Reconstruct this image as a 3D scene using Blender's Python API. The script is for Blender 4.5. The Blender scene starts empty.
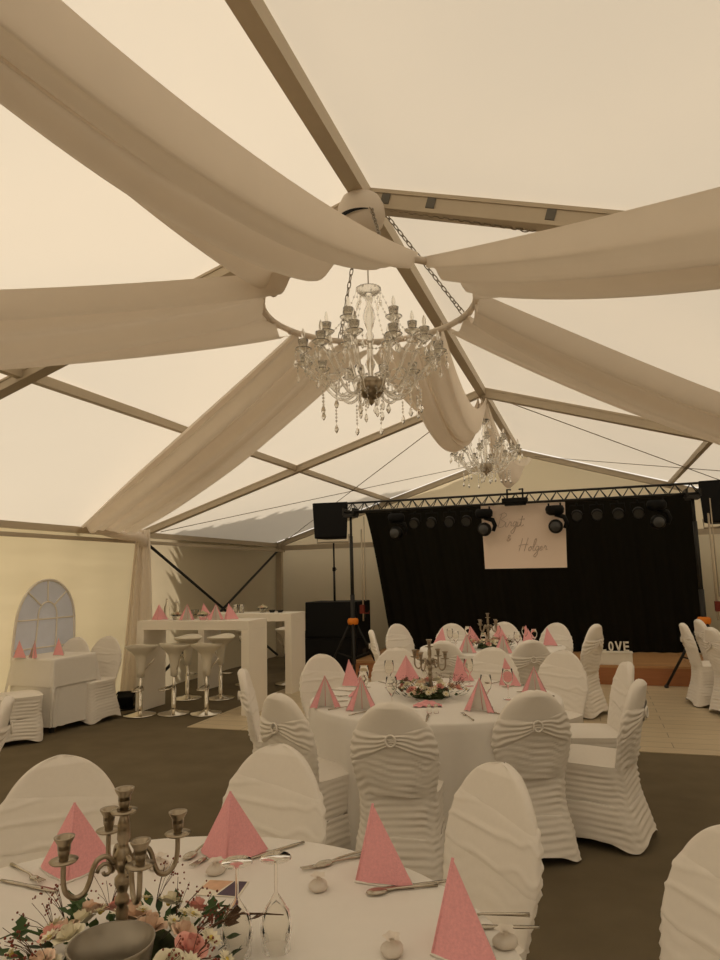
import bpy, math, random
from mathutils import Vector, Matrix, noise
PI = math.pi
C = bpy.context.scene.collection
sc = bpy.context.scene
rnd = random.Random(7)

# ------------------------------------------------------------------ camera, sky, sun, exposure
PITCH, YAW, ROLL, EYE, FPX = 0.1401, 0.3215, -0.0245, 1.5907, 676.27
cam_data = bpy.data.cameras.new('camera'); cam = bpy.data.objects.new('camera', cam_data); C.objects.link(cam)
cam_data.sensor_fit = 'VERTICAL'; cam_data.sensor_height = 36; cam_data.lens = FPX / 960 * 36
cam_data.clip_start = 0.05; cam_data.clip_end = 300
fw = Vector((-math.sin(YAW) * math.cos(PITCH), math.cos(YAW) * math.cos(PITCH), math.sin(PITCH)))
rt = Vector((math.cos(YAW), math.sin(YAW), 0)); up = rt.cross(fw)
r2 = rt * math.cos(ROLL) + up * math.sin(ROLL); u2 = up * math.cos(ROLL) - rt * math.sin(ROLL)
m = Matrix((r2, u2, -fw)).transposed().to_4x4(); m.translation = (0, 0, EYE); cam.matrix_world = m
sc.camera = cam
sc.view_settings.view_transform = 'Standard'; sc.view_settings.look = 'None'; sc.view_settings.gamma = 1
sc.view_settings.use_curve_mapping = False
sc.view_settings.exposure = 0.12
w = bpy.data.worlds.new('sky'); sc.world = w; w.use_nodes = True
w.node_tree.nodes['Background'].inputs[0].default_value = (1.0, 0.91, 0.78, 1)
w.node_tree.nodes['Background'].inputs[1].default_value = 0.95
sd = bpy.data.lights.new('sun', 'SUN'); so = bpy.data.objects.new('sun', sd); C.objects.link(so)
sd.energy = 3.1; sd.angle = math.radians(0.7); sd.color = (1, 0.92, 0.80)
so.rotation_euler = Vector((-0.54, -0.54, 0.645)).to_track_quat('Z', 'Y').to_euler()

# ------------------------------------------------------------------ helpers
def tag(o, label=None, cat=None, group=None, kind=None):
    if label: o['label'] = label
    if cat: o['category'] = cat
    if group: o['group'] = group
    if kind: o['kind'] = kind
    return o

def thing(name, label, cat, loc=(0, 0, 0), rz=0, group=None, scale=1):
    o = bpy.data.objects.new(name, None); C.objects.link(o)
    o.location = loc; o.rotation_euler = (0, 0, rz); o.scale = (scale,) * 3
    o.empty_display_size = 0.05
    return tag(o, label, cat, group)

class MB:
    def __init__(s): s.v = []; s.f = []; s.mi = []
    def add(s, vs, fs, mi=0):
        b = len(s.v); s.v += [tuple(p) for p in vs]
        for f in fs: s.f.append([i + b for i in f]); s.mi.append(mi)
    def grid(s, P, nu, nv, cu=False, cv=False, mi=0, flip=False):
        vs = [P(i, j) for j in range(nv) for i in range(nu)]; fs = []
        for j in range(nv if cv else nv - 1):
            for i in range(nu if cu else nu - 1):
                a = j * nu + i; b = j * nu + (i + 1) % nu; c = ((j + 1) % nv) * nu + (i + 1) % nu; d = ((j + 1) % nv) * nu + i
                fs.append([d, c, b, a] if flip else [a, b, c, d])
        s.add(vs, fs, mi)
    def box(s, c, d, rz=0, M=None, mi=0):
        vs = []
        for z in (-1, 1):
            for x, y in ((-1, -1), (1, -1), (1, 1), (-1, 1)):
                p = Vector((x * d[0] / 2, y * d[1] / 2, z * d[2] / 2))
                if rz: p.rotate(Matrix.Rotation(rz, 3, 'Z'))
                if M is not None: p = M @ p
                vs.append(p + Vector(c))
        s.add(vs, [[3, 2, 1, 0], [4, 5, 6, 7], [0, 1, 5, 4], [1, 2, 6, 5], [2, 3, 7, 6], [3, 0, 4, 7]], mi)
    def beam(s, a, b, wd, ht, upv=(0, 0, 1)):
        a = Vector(a); b = Vector(b); d = (b - a); L = d.length; d.normalize()
        x = d.cross(Vector(upv)).normalized(); z = x.cross(d)
        M = Matrix((x, d, z)).transposed()
        s.box((a + b) / 2, (wd, L, ht), M=M)
    def tube(s, pts, r, n=8, closed=False, cap=True, mi=0):
        pts = [Vector(p) for p in pts]; N = len(pts)
        rs = r if isinstance(r, (list, tuple)) else [r] * N
        ref = None; rings = []
        for i in range(N):
            if closed: t = pts[(i + 1) % N] - pts[i - 1]
            else: t = pts[min(i + 1, N - 1)] - pts[max(i - 1, 0)]
            if t.length < 1e-9: t = Vector((0, 0, 1))
            t.normalize()
            if ref is None:
                ref = t.cross(Vector((0, 0, 1)))
                if ref.length < 1e-3: ref = t.cross(Vector((0, 1, 0)))
                if ref.length < 1e-3: ref = Vector((1, 0, 0))
            ref = (ref - t * ref.dot(t))
            ref.normalize(); q = t.cross(ref)
            rings.append([pts[i] + (ref * math.cos(2 * PI * k / n) + q * math.sin(2 * PI * k / n)) * rs[i] for k in range(n)])
        b = len(s.v)
        s.grid(lambda i, j: rings[j][i], n, N, cu=True, cv=closed, mi=mi)
        if cap and not closed:
            s.f.append([b + k for k in range(n)][::-1]); s.mi.append(mi)
            s.f.append([b + (N - 1) * n + k for k in range(n)]); s.mi.append(mi)
    def lathe(s, prof, n=20, c=(0, 0, 0), mi=0, M=None):
        def P(i, j):
            r, z = prof[j]; a = 2 * PI * i / n
            p = Vector((r * math.cos(a), r * math.sin(a), z))
            if M is not None: p = M @ p
            return p + Vector(c)
        s.grid(P, n, len(prof), cu=True, mi=mi)
    def ball(s, c, r, n=8, m_=6, sq=(1, 1, 1), mi=0, M=None):
        def P(i, j):
            th = PI * (j + 0.02) / (m_ - 1 + 0.04); a = 2 * PI * i / n
            p = Vector((r * sq[0] * math.sin(th) * math.cos(a), r * sq[1] * math.sin(th) * math.sin(a), -r * sq[2] * math.cos(th)))
            if M is not None: p = M @ p
            return p + Vector(c)
        s.grid(P, n, m_, cu=True, mi=mi)
    def build(s, name, mats, parent=None, smooth=True, label=None):
        me = bpy.data.meshes.new(name); me.from_pydata(s.v, [], s.f)
        if not isinstance(mats, (list, tuple)): mats = [mats]
        for m_ in mats: me.materials.append(m_)
        if any(s.mi): me.polygons.foreach_set('material_index', s.mi)
        if smooth: me.polygons.foreach_set('use_smooth', [True] * len(me.polygons))
        me.update()
        o = bpy.data.objects.new(name, me); C.objects.link(o)
        if parent: o.parent = parent
        if label: o['label'] = label
        return o

def bevel(o, wd=0.004, seg=2):
    b = o.modifiers.new('soft_edges', 'BEVEL'); b.width = wd; b.segments = seg; b.limit_method = 'ANGLE'
    return o

KIDS = {}
def copy_tree(src, loc=None, rz=None, label=None, group=None, scale=None):
    r = src.copy(); C.objects.link(r)
    if loc is not None: r.location = loc
    if rz is not None: r.rotation_euler = (0, 0, rz)
    if scale is not None: r.scale = (scale,) * 3
    if label: r['label'] = label
    if group: r['group'] = group
    for ch in list(src.children):
        c = ch.copy(); C.objects.link(c); c.parent = r
        for g in list(ch.children):
            d = g.copy(); C.objects.link(d); d.parent = c
    return r

# ------------------------------------------------------------------ materials
def mat(name, col, rough=0.6, metal=0, var=0.06, scale=8, spec=0.3, bump=0, bscale=200, sheen=0, trans=0, alpha=1, ior=1.45):
    M = bpy.data.materials.new(name); M.use_nodes = True; nt = M.node_tree; b = nt.nodes['Principled BSDF']
    tc = nt.nodes.new('ShaderNodeTexCoord'); nz = nt.nodes.new('ShaderNodeTexNoise'); nz.inputs['Scale'].default_value = scale
    nz.inputs['Detail'].default_value = 4
    nt.links.new(tc.outputs['Object'], nz.inputs['Vector'])
    mx = nt.nodes.new('ShaderNodeMix'); mx.data_type = 'RGBA'
    mx.inputs[6].default_value = tuple(c * (1 - var) for c in col) + (1,); mx.inputs[7].default_value = tuple(min(1, c * (1 + var)) for c in col) + (1,)
    nt.links.new(nz.outputs['Fac'], mx.inputs[0]); nt.links.new(mx.outputs[2], b.inputs['Base Color'])
    b.inputs['Roughness'].default_value = rough; b.inputs['Metallic'].default_value = metal
    b.inputs['Specular IOR Level'].default_value = spec; b.inputs['IOR'].default_value = ior
    b.inputs['Transmission Weight'].default_value = trans
    if bump:
        n2 = nt.nodes.new('ShaderNodeTexNoise'); n2.inputs['Scale'].default_value = bscale
        nt.links.new(tc.outputs['Object'], n2.inputs['Vector'])
        bp = nt.nodes.new('ShaderNodeBump'); bp.inputs['Strength'].default_value = bump; bp.inputs['Distance'].default_value = 0.01
        nt.links.new(n2.outputs['Fac'], bp.inputs['Height']); nt.links.new(bp.outputs['Normal'], b.inputs['Normal'])
    return M

def cloth(name, dif, tr, wt, var=0.04, scale=3, wob=None):
    """woven or coated fabric that lets some light through"""
    M = bpy.data.materials.new(name); M.use_nodes = True; nt = M.node_tree
    nt.nodes.remove(nt.nodes['Principled BSDF']); out = nt.nodes['Material Output']
    tc = nt.nodes.new('ShaderNodeTexCoord'); nz = nt.nodes.new('ShaderNodeTexNoise'); nz.inputs['Scale'].default_value = scale; nz.inputs['Detail'].default_value = 5
    nt.links.new(tc.outputs['Object'], nz.inputs['Vector'])
    def col(c):
        mx = nt.nodes.new('ShaderNodeMix'); mx.data_type = 'RGBA'
        mx.inputs[6].default_value = tuple(x * (1 - var) for x in c) + (1,); mx.inputs[7].default_value = tuple(min(1, x * (1 + var)) for x in c) + (1,)
        nt.links.new(nz.outputs['Fac'], mx.inputs[0]); return mx.outputs[2]
    d = nt.nodes.new('ShaderNodeBsdfDiffuse'); t = nt.nodes.new('ShaderNodeBsdfTranslucent'); mix = nt.nodes.new('ShaderNodeMixShader')
    nt.links.new(col(dif), d.inputs['Color']); nt.links.new(col(tr), t.inputs['Color'])
    mix.inputs[0].default_value = wt
    nt.links.new(d.outputs[0], mix.inputs[1]); nt.links.new(t.outputs[0], mix.inputs[2]); nt.links.new(mix.outputs[0], out.inputs['Surface'])
    if wob:
        n2 = nt.nodes.new('ShaderNodeTexNoise'); n2.inputs['Scale'].default_value = wob[0]; mp = nt.nodes.new('ShaderNodeMapping'); mp.inputs['Scale'].default_value = wob[2]
        mp.inputs['Rotation'].default_value = wob[3]
        nt.links.new(tc.outputs['Object'], mp.inputs['Vector']); nt.links.new(mp.outputs[0], n2.inputs['Vector'])
        bp = nt.nodes.new('ShaderNodeBump'); bp.inputs['Strength'].default_value = wob[1]; bp.inputs['Distance'].default_value = 0.05
        nt.links.new(n2.outputs['Fac'], bp.inputs['Height']); nt.links.new(bp.outputs[0], d.inputs['Normal']); nt.links.new(bp.outputs[0], t.inputs['Normal'])
    return M

def planks(name, c1, c2, sx, sy, rough=0.5):
    M = bpy.data.materials.new(name); M.use_nodes = True; nt = M.node_tree; b = nt.nodes['Principled BSDF']
    tc = nt.nodes.new('ShaderNodeTexCoord'); br = nt.nodes.new('ShaderNodeTexBrick')
    br.inputs['Color1'].default_value = c1 + (1,); br.inputs['Color2'].default_value = c2 + (1,)
    br.inputs['Mortar'].default_value = tuple(c * 0.45 for c in c1) + (1,)
    br.inputs['Scale'].default_value = 1; br.inputs['Brick Width'].default_value = sx; br.inputs['Row Height'].default_value = sy; br.inputs['Mortar Size'].default_value = 0.004
    nz = nt.nodes.new('ShaderNodeTexNoise'); nz.inputs['Scale'].default_value = 5; nz.inputs['Detail'].default_value = 6
    mp = nt.nodes.new('ShaderNodeMapping'); mp.inputs['Scale'].default_value = (1, 9, 9)
    mx = nt.nodes.new('ShaderNodeMix'); mx.data_type = 'RGBA'; mx.blend_type = 'MULTIPLY'; mx.inputs[0].default_value = 0.5
    rp = nt.nodes.new('ShaderNodeValToRGB'); rp.color_ramp.elements[0].color = (.55, .55, .55, 1); rp.color_ramp.elements[1].color = (1.25, 1.25, 1.25, 1)
    nt.links.new(tc.outputs['Object'], br.inputs['Vector']); nt.links.new(tc.outputs['Object'], mp.inputs['Vector']); nt.links.new(mp.outputs[0], nz.inputs['Vector'])
    nt.links.new(nz.outputs['Fac'], rp.inputs[0]); nt.links.new(br.outputs['Color'], mx.inputs[6]); nt.links.new(rp.outputs[0], mx.inputs[7])
    nt.links.new(mx.outputs[2], b.inputs['Base Color']); b.inputs['Roughness'].default_value = rough; b.inputs['Specular IOR Level'].default_value = 0.3
    return M

ROOF = cloth('pvc_roof', (.79, .71, .60), (.80, .73, .62), 0.5, scale=0.7, var=0.03, wob=(1.2, 0.15, (1, 1, 1), (0, 0, 0)))
WALLM = cloth('pvc_wall', (.80, .70, .50), (.80, .66, .42), 0.46, scale=0.9, var=0.05, wob=(1.0, 0.9, (1, .35, 2.2), (0.6, 0, 0)))
SHEER = cloth('drape_voile', (.90, .82, .72), (.78, .69, .58), 0.37, scale=6)
TABLECLOTH = cloth('table_linen', (.90, .86, .80), (.55, .48, .38), 0.12, scale=30, var=0.02)
COVER = mat('white_stretch_cover', (.84, .79, .72), 0.75, var=0.03, scale=60, spec=0.15)
ALU = mat('aluminium', (.26, .215, .15), 0.45, 0.6, scale=14)
ALUL = mat('aluminium_bright', (.50, .42, .31), 0.5, 0.3, scale=14)
TAPE = mat('grey_tape', (.13, .12, .10), 0.6)
BLACKC = mat('black_curtain', (.013, .012, .009), 0.95, scale=20, spec=0.02)
BLACK = mat('black_plastic', (.008, .008, .008), 0.6, spec=0.15)
DARK = mat('dark_metal', (.03, .028, .025), 0.45, 0.3)
CARPET = mat('grey_carpet', (.155, .125, .08), 0.98, var=0.25, scale=3.0, spec=0.02, bump=0.25, bscale=260)
DANCE = planks('pale_floor_panels', (.54, .44, .29), (.60, .49, .33), 1.2, 0.2, 0.42)
STAGEW = planks('stage_wood', (.46, .25, .11), (.54, .30, .13), 2.4, 0.18, 0.5)
BARW = mat('white_lacquer', (.88, .82, .72), 0.35, var=0.02)
CHROME = mat('chrome', (.75, .7, .6), 0.12, 1)
PEWTER = mat('pewter', (.36, .30, .22), 0.3, 1, var=0.25, scale=40)
STEEL = mat('cutlery_steel', (.5, .45, .37), 0.25, 1)
PINK = mat('pink_napkin', (.82, .39, .41), 0.85, var=0.18, scale=170, spec=0.1, bump=0.15, bscale=240)
WHITEP = mat('white_paper', (.82, .77, .70), 0.85, var=0.02)
GLASS = mat('clear_glass', (.97, .96, .93), 0.02, trans=1, ior=1.09, var=0.0, spec=0.5)
CRYST = mat('chandelier_glass', (.98, .96, .91), 0.08, trans=.85, ior=1.25, var=0.02, spec=0.5)
FROST = mat('frosted_glass', (.97, .95, .90), 0.2, trans=.9, ior=1.15, var=0.03)
GREEN = mat('leaf_green', (.045, .085, .022), 0.5, var=0.5, scale=14)
DGREEN = mat('dark_leaf', (.022, .045, .013), 0.45, var=0.4, scale=14)
ROSE = mat('rose_pink', (.84, .42, .36), 0.7, var=0.25, scale=30)
PEACH = mat('rose_peach', (.86, .63, .48), 0.7, var=0.2, scale=30)
CREAM = mat('cream_petal', (.84, .78, .60), 0.7, var=0.08, scale=30)
YELL = mat('flower_eye', (.62, .48, .10), 0.8)
BERRY = mat('red_berry', (.20, .05, .03), 0.5, var=0.4, scale=50)
STEMC = mat('brown_stem', (.10, .055, .03), 0.7)
MOSS = mat('green_moss', (.035, .045, .016), 0.95, var=0.5, scale=60)
ORANGE = mat('orange_plastic', (.75, .22, .02), 0.5)
RED = mat('red_plastic', (.16, .025, .015), 0.5)
SIGNM = mat('blush_banner', (.88, .73, .62), 0.8, var=0.02, scale=2)
INK = mat('grey_ink', (.56, .45, .38), 0.8)
LENS = mat('lamp_lens', (.035, .035, .033), 0.3, 0, spec=0.6, var=.3, scale=60)
CHAINM = mat('chain_steel', (.30, .26, .20), 0.35, 0.8)
WICK = mat('candle_wax', (.85, .80, .70), 0.5)
CARDP = mat('photo_card_paper', (.80, .74, .62), 0.5)
CARDB = mat('photo_card_print', (.07, .06, .09), 0.4, var=.5, scale=30)
CARDO = mat('photo_card_skin', (.68, .42, .27), 0.5, var=.3, scale=40)
PANE = cloth('foil_pane', (.62, .64, .78), (.62, .68, .92), 0.5, var=0.10, scale=6)
BARK = mat('bark', (.09, .06, .04), 0.9, var=.4)
LOVEM = mat('white_letter', (.85, .80, .70), 0.6)

# ------------------------------------------------------------------ tent
X, N, A, G, E, RI = -1.12, 3.605, 8.27, 12.89, 2.25, 3.81
L, R = X - 5, X + 5
BAY = A - N; B = N - BAY; B0 = B - BAY
K = (RI - E) / 5
trim_n = [0]
def trim(mb, m_, label, smooth=False):
    trim_n[0] += 1
    o = mb.build('trim_%d' % trim_n[0], m_, smooth=smooth); tag(o, label, 'tent frame', kind='structure'); return o
def struct(mb, name, m_, label, cat, smooth=False):
    o = mb.build(name, m_, smooth=smooth); return tag(o, label, cat, kind='structure')

# ground outside and floor inside
mb = MB(); mb.box((-1, 4, -0.09), (80, 80, 0.1)); struct(mb, 'ground', mat('lawn', (.10, .11, .05), 0.95, var=.4, scale=2), 'short lawn all around the tent', 'ground')
mb = MB(); mb.box((X, (B0 + G) / 2, -0.02), (10.3, G - B0 + .3, 0.04)); struct(mb, 'floor', CARPET, 'dark brownish grey carpet floor of the tent', 'floor')
mb = MB()
mb.add([(-4.25, 6.62, .0), (R, 6.62, .0), (R, 10.24, .0), (-4.25, 10.24, .0), (-4.25, 6.62, .012), (R, 6.62, .012), (R, 10.24, .012), (-4.25, 10.24, .012)],
       [[4, 5, 6, 7], [0, 1, 5, 4], [1, 2, 6, 5], [2, 3, 7, 6], [3, 0, 4, 7]])
struct(mb, 'floor_wooden', DANCE, 'pale wooden dance floor panels before the stage', 'dance floor')
mb = MB(); mb.box((X, (B0 + 6.62) / 2, 0.003), (9.9, 6.62 - B0, 0.006)); struct(mb, 'floor_carpet', CARPET, 'front carpet strip laid over the tent floor', 'carpet')

# roof skins, each bay slightly slack between the rafters
def roofskin(side, y0, y1, name, label):
    mb = MB(); nu, nv = 14, 14
    def P(i, j):
        t = i / (nu - 1); s = j / (nv - 1)
        x = X + side * 5.12 * (1 - t); z = RI - K * abs(x - X) + 0.085
        z -= 0.05 * math.sin(PI * s) * math.sin(PI * min(1, t * 1.02))
        return (x, y0 + (y1 - y0) * s, z)
    mb.grid(P, nu, nv, flip=side > 0)
    struct(mb, name, ROOF, label, 'tent roof', True)
for k, (y0, y1, w_) in enumerate(((B0, B, 'rear'), (B, N, 'entrance'), (N, A, 'middle'), (A, G, 'stage'))):
    roofskin(-1, y0, y1, 'ceiling_west_%s' % w_, 'sunlit translucent roof sheet over the %s bay on the window side' % w_)
    roofskin(1, y0, y1, 'ceiling_east_%s' % w_, 'translucent roof sheet over the %s bay on the open side' % w_)

# side walls
def bulge(y, z):
    if not (N < y < A): return 0
    s = (y - N) / BAY
    return -0.05 * math.sin(PI * s) ** .6 * math.sin(PI * min(1, max(0, z) / 2.3 + .18)) ** .7 + 0.02 * math.sin(5.0 * z + 3.2 * y) * math.sin(PI * s)
def wallL(y0, y1, name, label, mm=None):
    mb = MB(); nu, nv = 40, 24
    def P(i, j):
        y = y0 + (y1 - y0) * i / (nu - 1); z = (E + 0.02) * j / (nv - 1)
        return (L - 0.06 + bulge(y, z) + 0.012 * math.sin(y * 9) * (1 - z / 3), y, z)
    mb.grid(P, nu, nv); struct(mb, name, mm or WALLM, label, 'tent wall', True)
WALLT = cloth('pvc_wall_thin', (.82, .68, .46), (.84, .70, .48), 0.5, scale=0.9, var=0.04, wob=(1.0, 0.4, (1, .5, 2), (0.5, 0, 0)))
wallL(B0, B, 'wall_west_rear', 'fabric side wall of the rear bay')
wallL(B, N, 'wall_west_entrance', 'fabric side wall of the entrance bay')
wallL(N, A, 'wall_west_middle', 'slack cream fabric side wall around the arched window')
wallL(A, G, 'wall_west_stage', 'fabric side wall behind the white bar tables, partly sunlit', WALLT)
mb = MB(); mb.grid(lambda i, j: (R + 0.06, B0 + (G - B0) * i / 60, (E + .02) * j / 4), 61, 5, flip=True); struct(mb, 'wall_east', cloth('pvc_wall_east', (.66, .55, .40), (.50, .40, .27), 0.4, scale=0.9, var=0.04), 'fabric side wall of the open side', 'tent wall')  # fabric colour toned down to weaken side light on the chairs
WALLD = cloth('pvc_wall_dimmed', (.60, .49, .35), (.34, .26, .17), 0.35, scale=0.9, var=0.04)  # wall fabric darkened so less light from the rear reaches the chair backs
def gable(y, name, label, m_=None):
    mb = MB(); nu, nv = 41, 12
    def P(i, j):
        x = L - .06 + 10.12 * i / (nu - 1); h = RI - K * abs(x - X) + .06
        z = h * j / (nv - 1); return (x, y + 0.015 * math.sin(x * 4.3) + .01 * math.sin(x * 11), z)
    mb.grid(P, nu, nv, flip=True); struct(mb, name, m_ or WALLT, label, 'tent wall', True)
gable(G + .1, 'wall_gable_stage', 'fabric gable wall behind the stage')
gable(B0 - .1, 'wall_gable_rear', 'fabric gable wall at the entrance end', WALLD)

# frames: rafters, posts, ridge, purlins, eaves
def rafter(y, side, wd=.085, ht=.12, label='', tape=False):
    mb = MB(); a = (X, y, RI); b = (X + side * 5, y, E)
    d = Vector((side * 5, 0, E - RI)).normalized(); nrm = Vector((-d.z * side, 0, d.x * side))
    mb.beam(a, b, wd, ht)
    for o_ in (-1, 1):                                            # keder grooves: raised lips along both side faces
        for s_ in (-1, 1):
            mb.beam(Vector(a) + Vector((0, o_ * wd / 2, 0)) + nrm * s_ * ht * .38, Vector(b) + Vector((0, o_ * wd / 2, 0)) + nrm * s_ * ht * .38, .014, ht * .2)
    o = trim(mb, ALUL, label)
    if tape:
        t = MB()
        for q in (.14, .42, 1.1):
            p = Vector(a) + d * q
            M = Matrix((d, (0, 1, 0), nrm)).transposed()
            t.box(p + Vector((0, -wd / 2 - .004, 0)) , (.05, .008, ht * .5), M=M)
        t.build('tape_mark', TAPE, o, False)
    return o
rafter(N, -1, ht=.08, label='rafter of the near frame on the window side')
rafter(N, 1, label='rafter of the near frame with grey tape marks', tape=True)
rafter(A, -1, ht=.09, label='rafter over the white bar tables'); rafter(A, 1, label='rafter of the second frame on the open side')
rafter(G - .05, -1, .08, .10, label='gable rafter above the tall loudspeaker')
rafter(G - .05, 1, .08, .10, label='gable rafter above the stage truss')
rafter(B, -1, label='rafter of the frame at the entrance on the window side'); rafter(B, 1, label='rafter of the frame at the entrance on the open side')
mb = MB(); mb.beam((X, B0, RI + .0), (X, G, RI + .0), .09, .10); trim(mb, ALUL, 'ridge beam running the length of the tent')
t_ = .4926
for side, nm in ((-1, 'window'), (1, 'open')):
    xx = X + side * 5 * (1 - t_); zz = E + (RI - E) * t_
    mb = MB(); mb.beam((xx, B0, zz + .02), (xx, G, zz + .02), .06, .07); trim(mb, ALUL, 'roof purlin half way up the %s side' % nm)
    mb = MB(); mb.beam((X + side * 5, B0, E + .0), (X + side * 5, G, E + .0), .06, .08); trim(mb, ALUL, 'eave beam along the %s side' % nm)
    mb = MB(); mb.beam((X + side * 4.86, B0, E - .12), (X + side * 4.86, G, E - .12), .02, .05); trim(mb, ALUL, 'wall rail under the eave of the %s side' % nm)
    for y in (B, N, A, G - .05):
        mb = MB(); mb.box((X + side * 4.96, y, E / 2), (.12, .10, E)); trim(mb, ALUL, 'upright post at %.1f m on the %s side' % (y, nm))
mb = MB(); mb.beam((L, G - .03, E - .06), (R, G - .03, E - .06), .05, .10); trim(mb, ALUL, 'cross beam of the stage gable')
for a, b, lb in (((L + .05, A + .1, 2.12), (L + .05, G - .2, .05), 'steel wall brace falling towards the stage'), ((L + .07, G - .15, 2.15), (L + .07, A + .1, .05), 'steel wall brace rising towards the stage')):
    mb = MB(); mb.tube([a, b], .022, 8); trim(mb, DARK, lb, True)
cz = lambda x: RI - K * abs(x - X) - .02
for (x0, y0), (x1, y1), lb in (((X + .2, A + .1), (R - .1, G - .1), 'roof brace wire from second ridge joint to far corner'), ((R - .2, A + .1), (X + .3, G - .1), 'roof brace wire crossing above the stage truss'),
                           ((X - .2, A + .1), (L + .1, G - .1), 'roof brace wire above the tall loudspeaker'), ((X - .3, G - .1), (L + .2, A + .2), 'roof brace wire above the bar tables'),
                           ((R - .2, N + .4), (X + 2.4, A - .2), 'roof brace wire on the open side')):
    mb = MB(); mb.tube([(x0, y0, cz(x0)), (x1, y1, cz(x1))], .006, 6); trim(mb, ALU, lb, True)

# arched foil window in the middle bay wall
wy, wz0, wr, zs = 6.60, .50, .46, 1.17
wx = lambda y, z: L - .06 + bulge(y, z) + .025
wroot = thing('window_1', 'arched clear foil window with white glazing bars in the slack tent wall', 'window', (0, 0, 0)); wroot['kind'] = 'structure'
mb = MB(); pts = []
NA = 24
rings = []
for s in [0, .25, .5, .75, 1]:
    ring = []
    for k in range(NA + 1):
        a = PI - PI * k / NA; ring.append((wy - 0 + s * wr * math.cos(a), zs + s * wr * math.sin(a)))
    rings.append(ring)
mb.grid(lambda i, j: (wx(rings[j][i][0], rings[j][i][1]), rings[j][i][0], rings[j][i][1]), NA + 1, 5)
mb.grid(lambda i, j: (wx(wy - wr + 2 * wr * i / 12, wz0 + (zs - wz0) * j / 8), wy - wr + 2 * wr * i / 12, wz0 + (zs - wz0) * j / 8), 13, 9)
mb.build('pane', PANE, wroot)
mb = MB()
def strip(pl, r=.011):
    out = []
    for (a, b) in zip(pl[:-1], pl[1:]):
        for q in range(6):
            out.append((a[0] + (b[0] - a[0]) * q / 6, a[1] + (b[1] - a[1]) * q / 6))
    out.append(pl[-1])
    mb.tube([(wx(y, z) + .008, y, z) for y, z in out], r, 6)
arc = lambda r, z0: [(wy + r * math.cos(PI - PI * k / 16), z0 + r * math.sin(PI - PI * k / 16)) for k in range(17)]
strip([(wy - wr, wz0)] + arc(wr, zs) + [(wy + wr, wz0), (wy - wr, wz0)], .016)
strip([(wy - .15, wz0)] + arc(.15, zs + .05) + [(wy + .15, wz0)])
strip([(wy - wr, zs), (wy + wr, zs)]); strip([(wy - wr, .84), (wy + wr, .84)])
for a in (45, 90, 135):
    c, s = math.cos(math.radians(a)), math.sin(math.radians(a)); strip([(wy + .15 * c, zs + .05 + .15 * s), (wy + (wr - .01) * c, zs + (wr - .01) * s)])
mb.build('glazing_bars', WHITEP, wroot)

# trees outside that shade the stage end, and an unseen hedge added to darken the gable
def conifer(x, y, h, r, label, seed):
    rg = random.Random(seed)
    t = thing('conifer_tree', label, 'tree', (x, y, -.04), group='conifers beyond the tent wall')
    mb = MB(); mb.tube([(0, 0, 0), (0, 0, h * .9)], [.16, .03], 8); mb.build('trunk', BARK, t)
    mb = MB()
    for k in range(2600):
        z = .25 + (h - .3) * rg.random() ** 1.1; rr = r * min(1, (1.06 - z / h) * 3.0) * (.55 + .45 * rg.random()); a = rg.random() * 2 * PI
        c = Vector((rr * math.cos(a), rr * math.sin(a), z)); d = Vector((math.cos(a), math.sin(a), rg.uniform(.1, 1.0))).normalized()
        s_ = Vector((rg.uniform(-1, 1), rg.uniform(-1, 1), rg.uniform(-1, 1))).cross(d).normalized(); l = rg.uniform(.22, .5); wd = l * .32
        mb.add([c - d * l * .5, c + s_ * wd, c + d * l, c - s_ * wd], [[0, 1, 2, 3]])
    mb.build('foliage', DGREEN, t, False)
for k, (x, y, h, r) in enumerate(((-8.3, 8.4, 9.0, .72), (-8.35, 10.0, 9.3, .75), (-8.3, 11.6, 9.1, .75), (-8.4, 13.2, 9.2, .75))):
    conifer(x, y, h, r, 'tall dark conifer in the row outside the tent, %s from the entrance end' % ('first', 'second', 'third', 'fourth', 'fifth')[k], 20 + k)
t = thing('gable_shade_hedge', 'unseen dark hedge added outside to shade the stage gable', 'hedge', (X, G + 1.5, -.04))  # out of view, put in to block sky light from the lower gable
mb = MB(); rg = random.Random(3)
mb.box((0, 0, 1.15), (12, .8, 2.3))
for k in range(2500):
    c = Vector((rg.uniform(-6, 6), rg.uniform(-.55, .55), rg.uniform(.05, 2.55))); s_ = Vector((rg.uniform(-1, 1), rg.uniform(-1, 1), rg.uniform(-1, 1))).normalized(); d = s_.orthogonal().normalized()
    mb.add([c - d * .1, c + s_ * .05, c + d * .1, c - s_ * .05], [[0, 1, 2, 3]])
mb.build('foliage', DGREEN, t, False)

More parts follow.
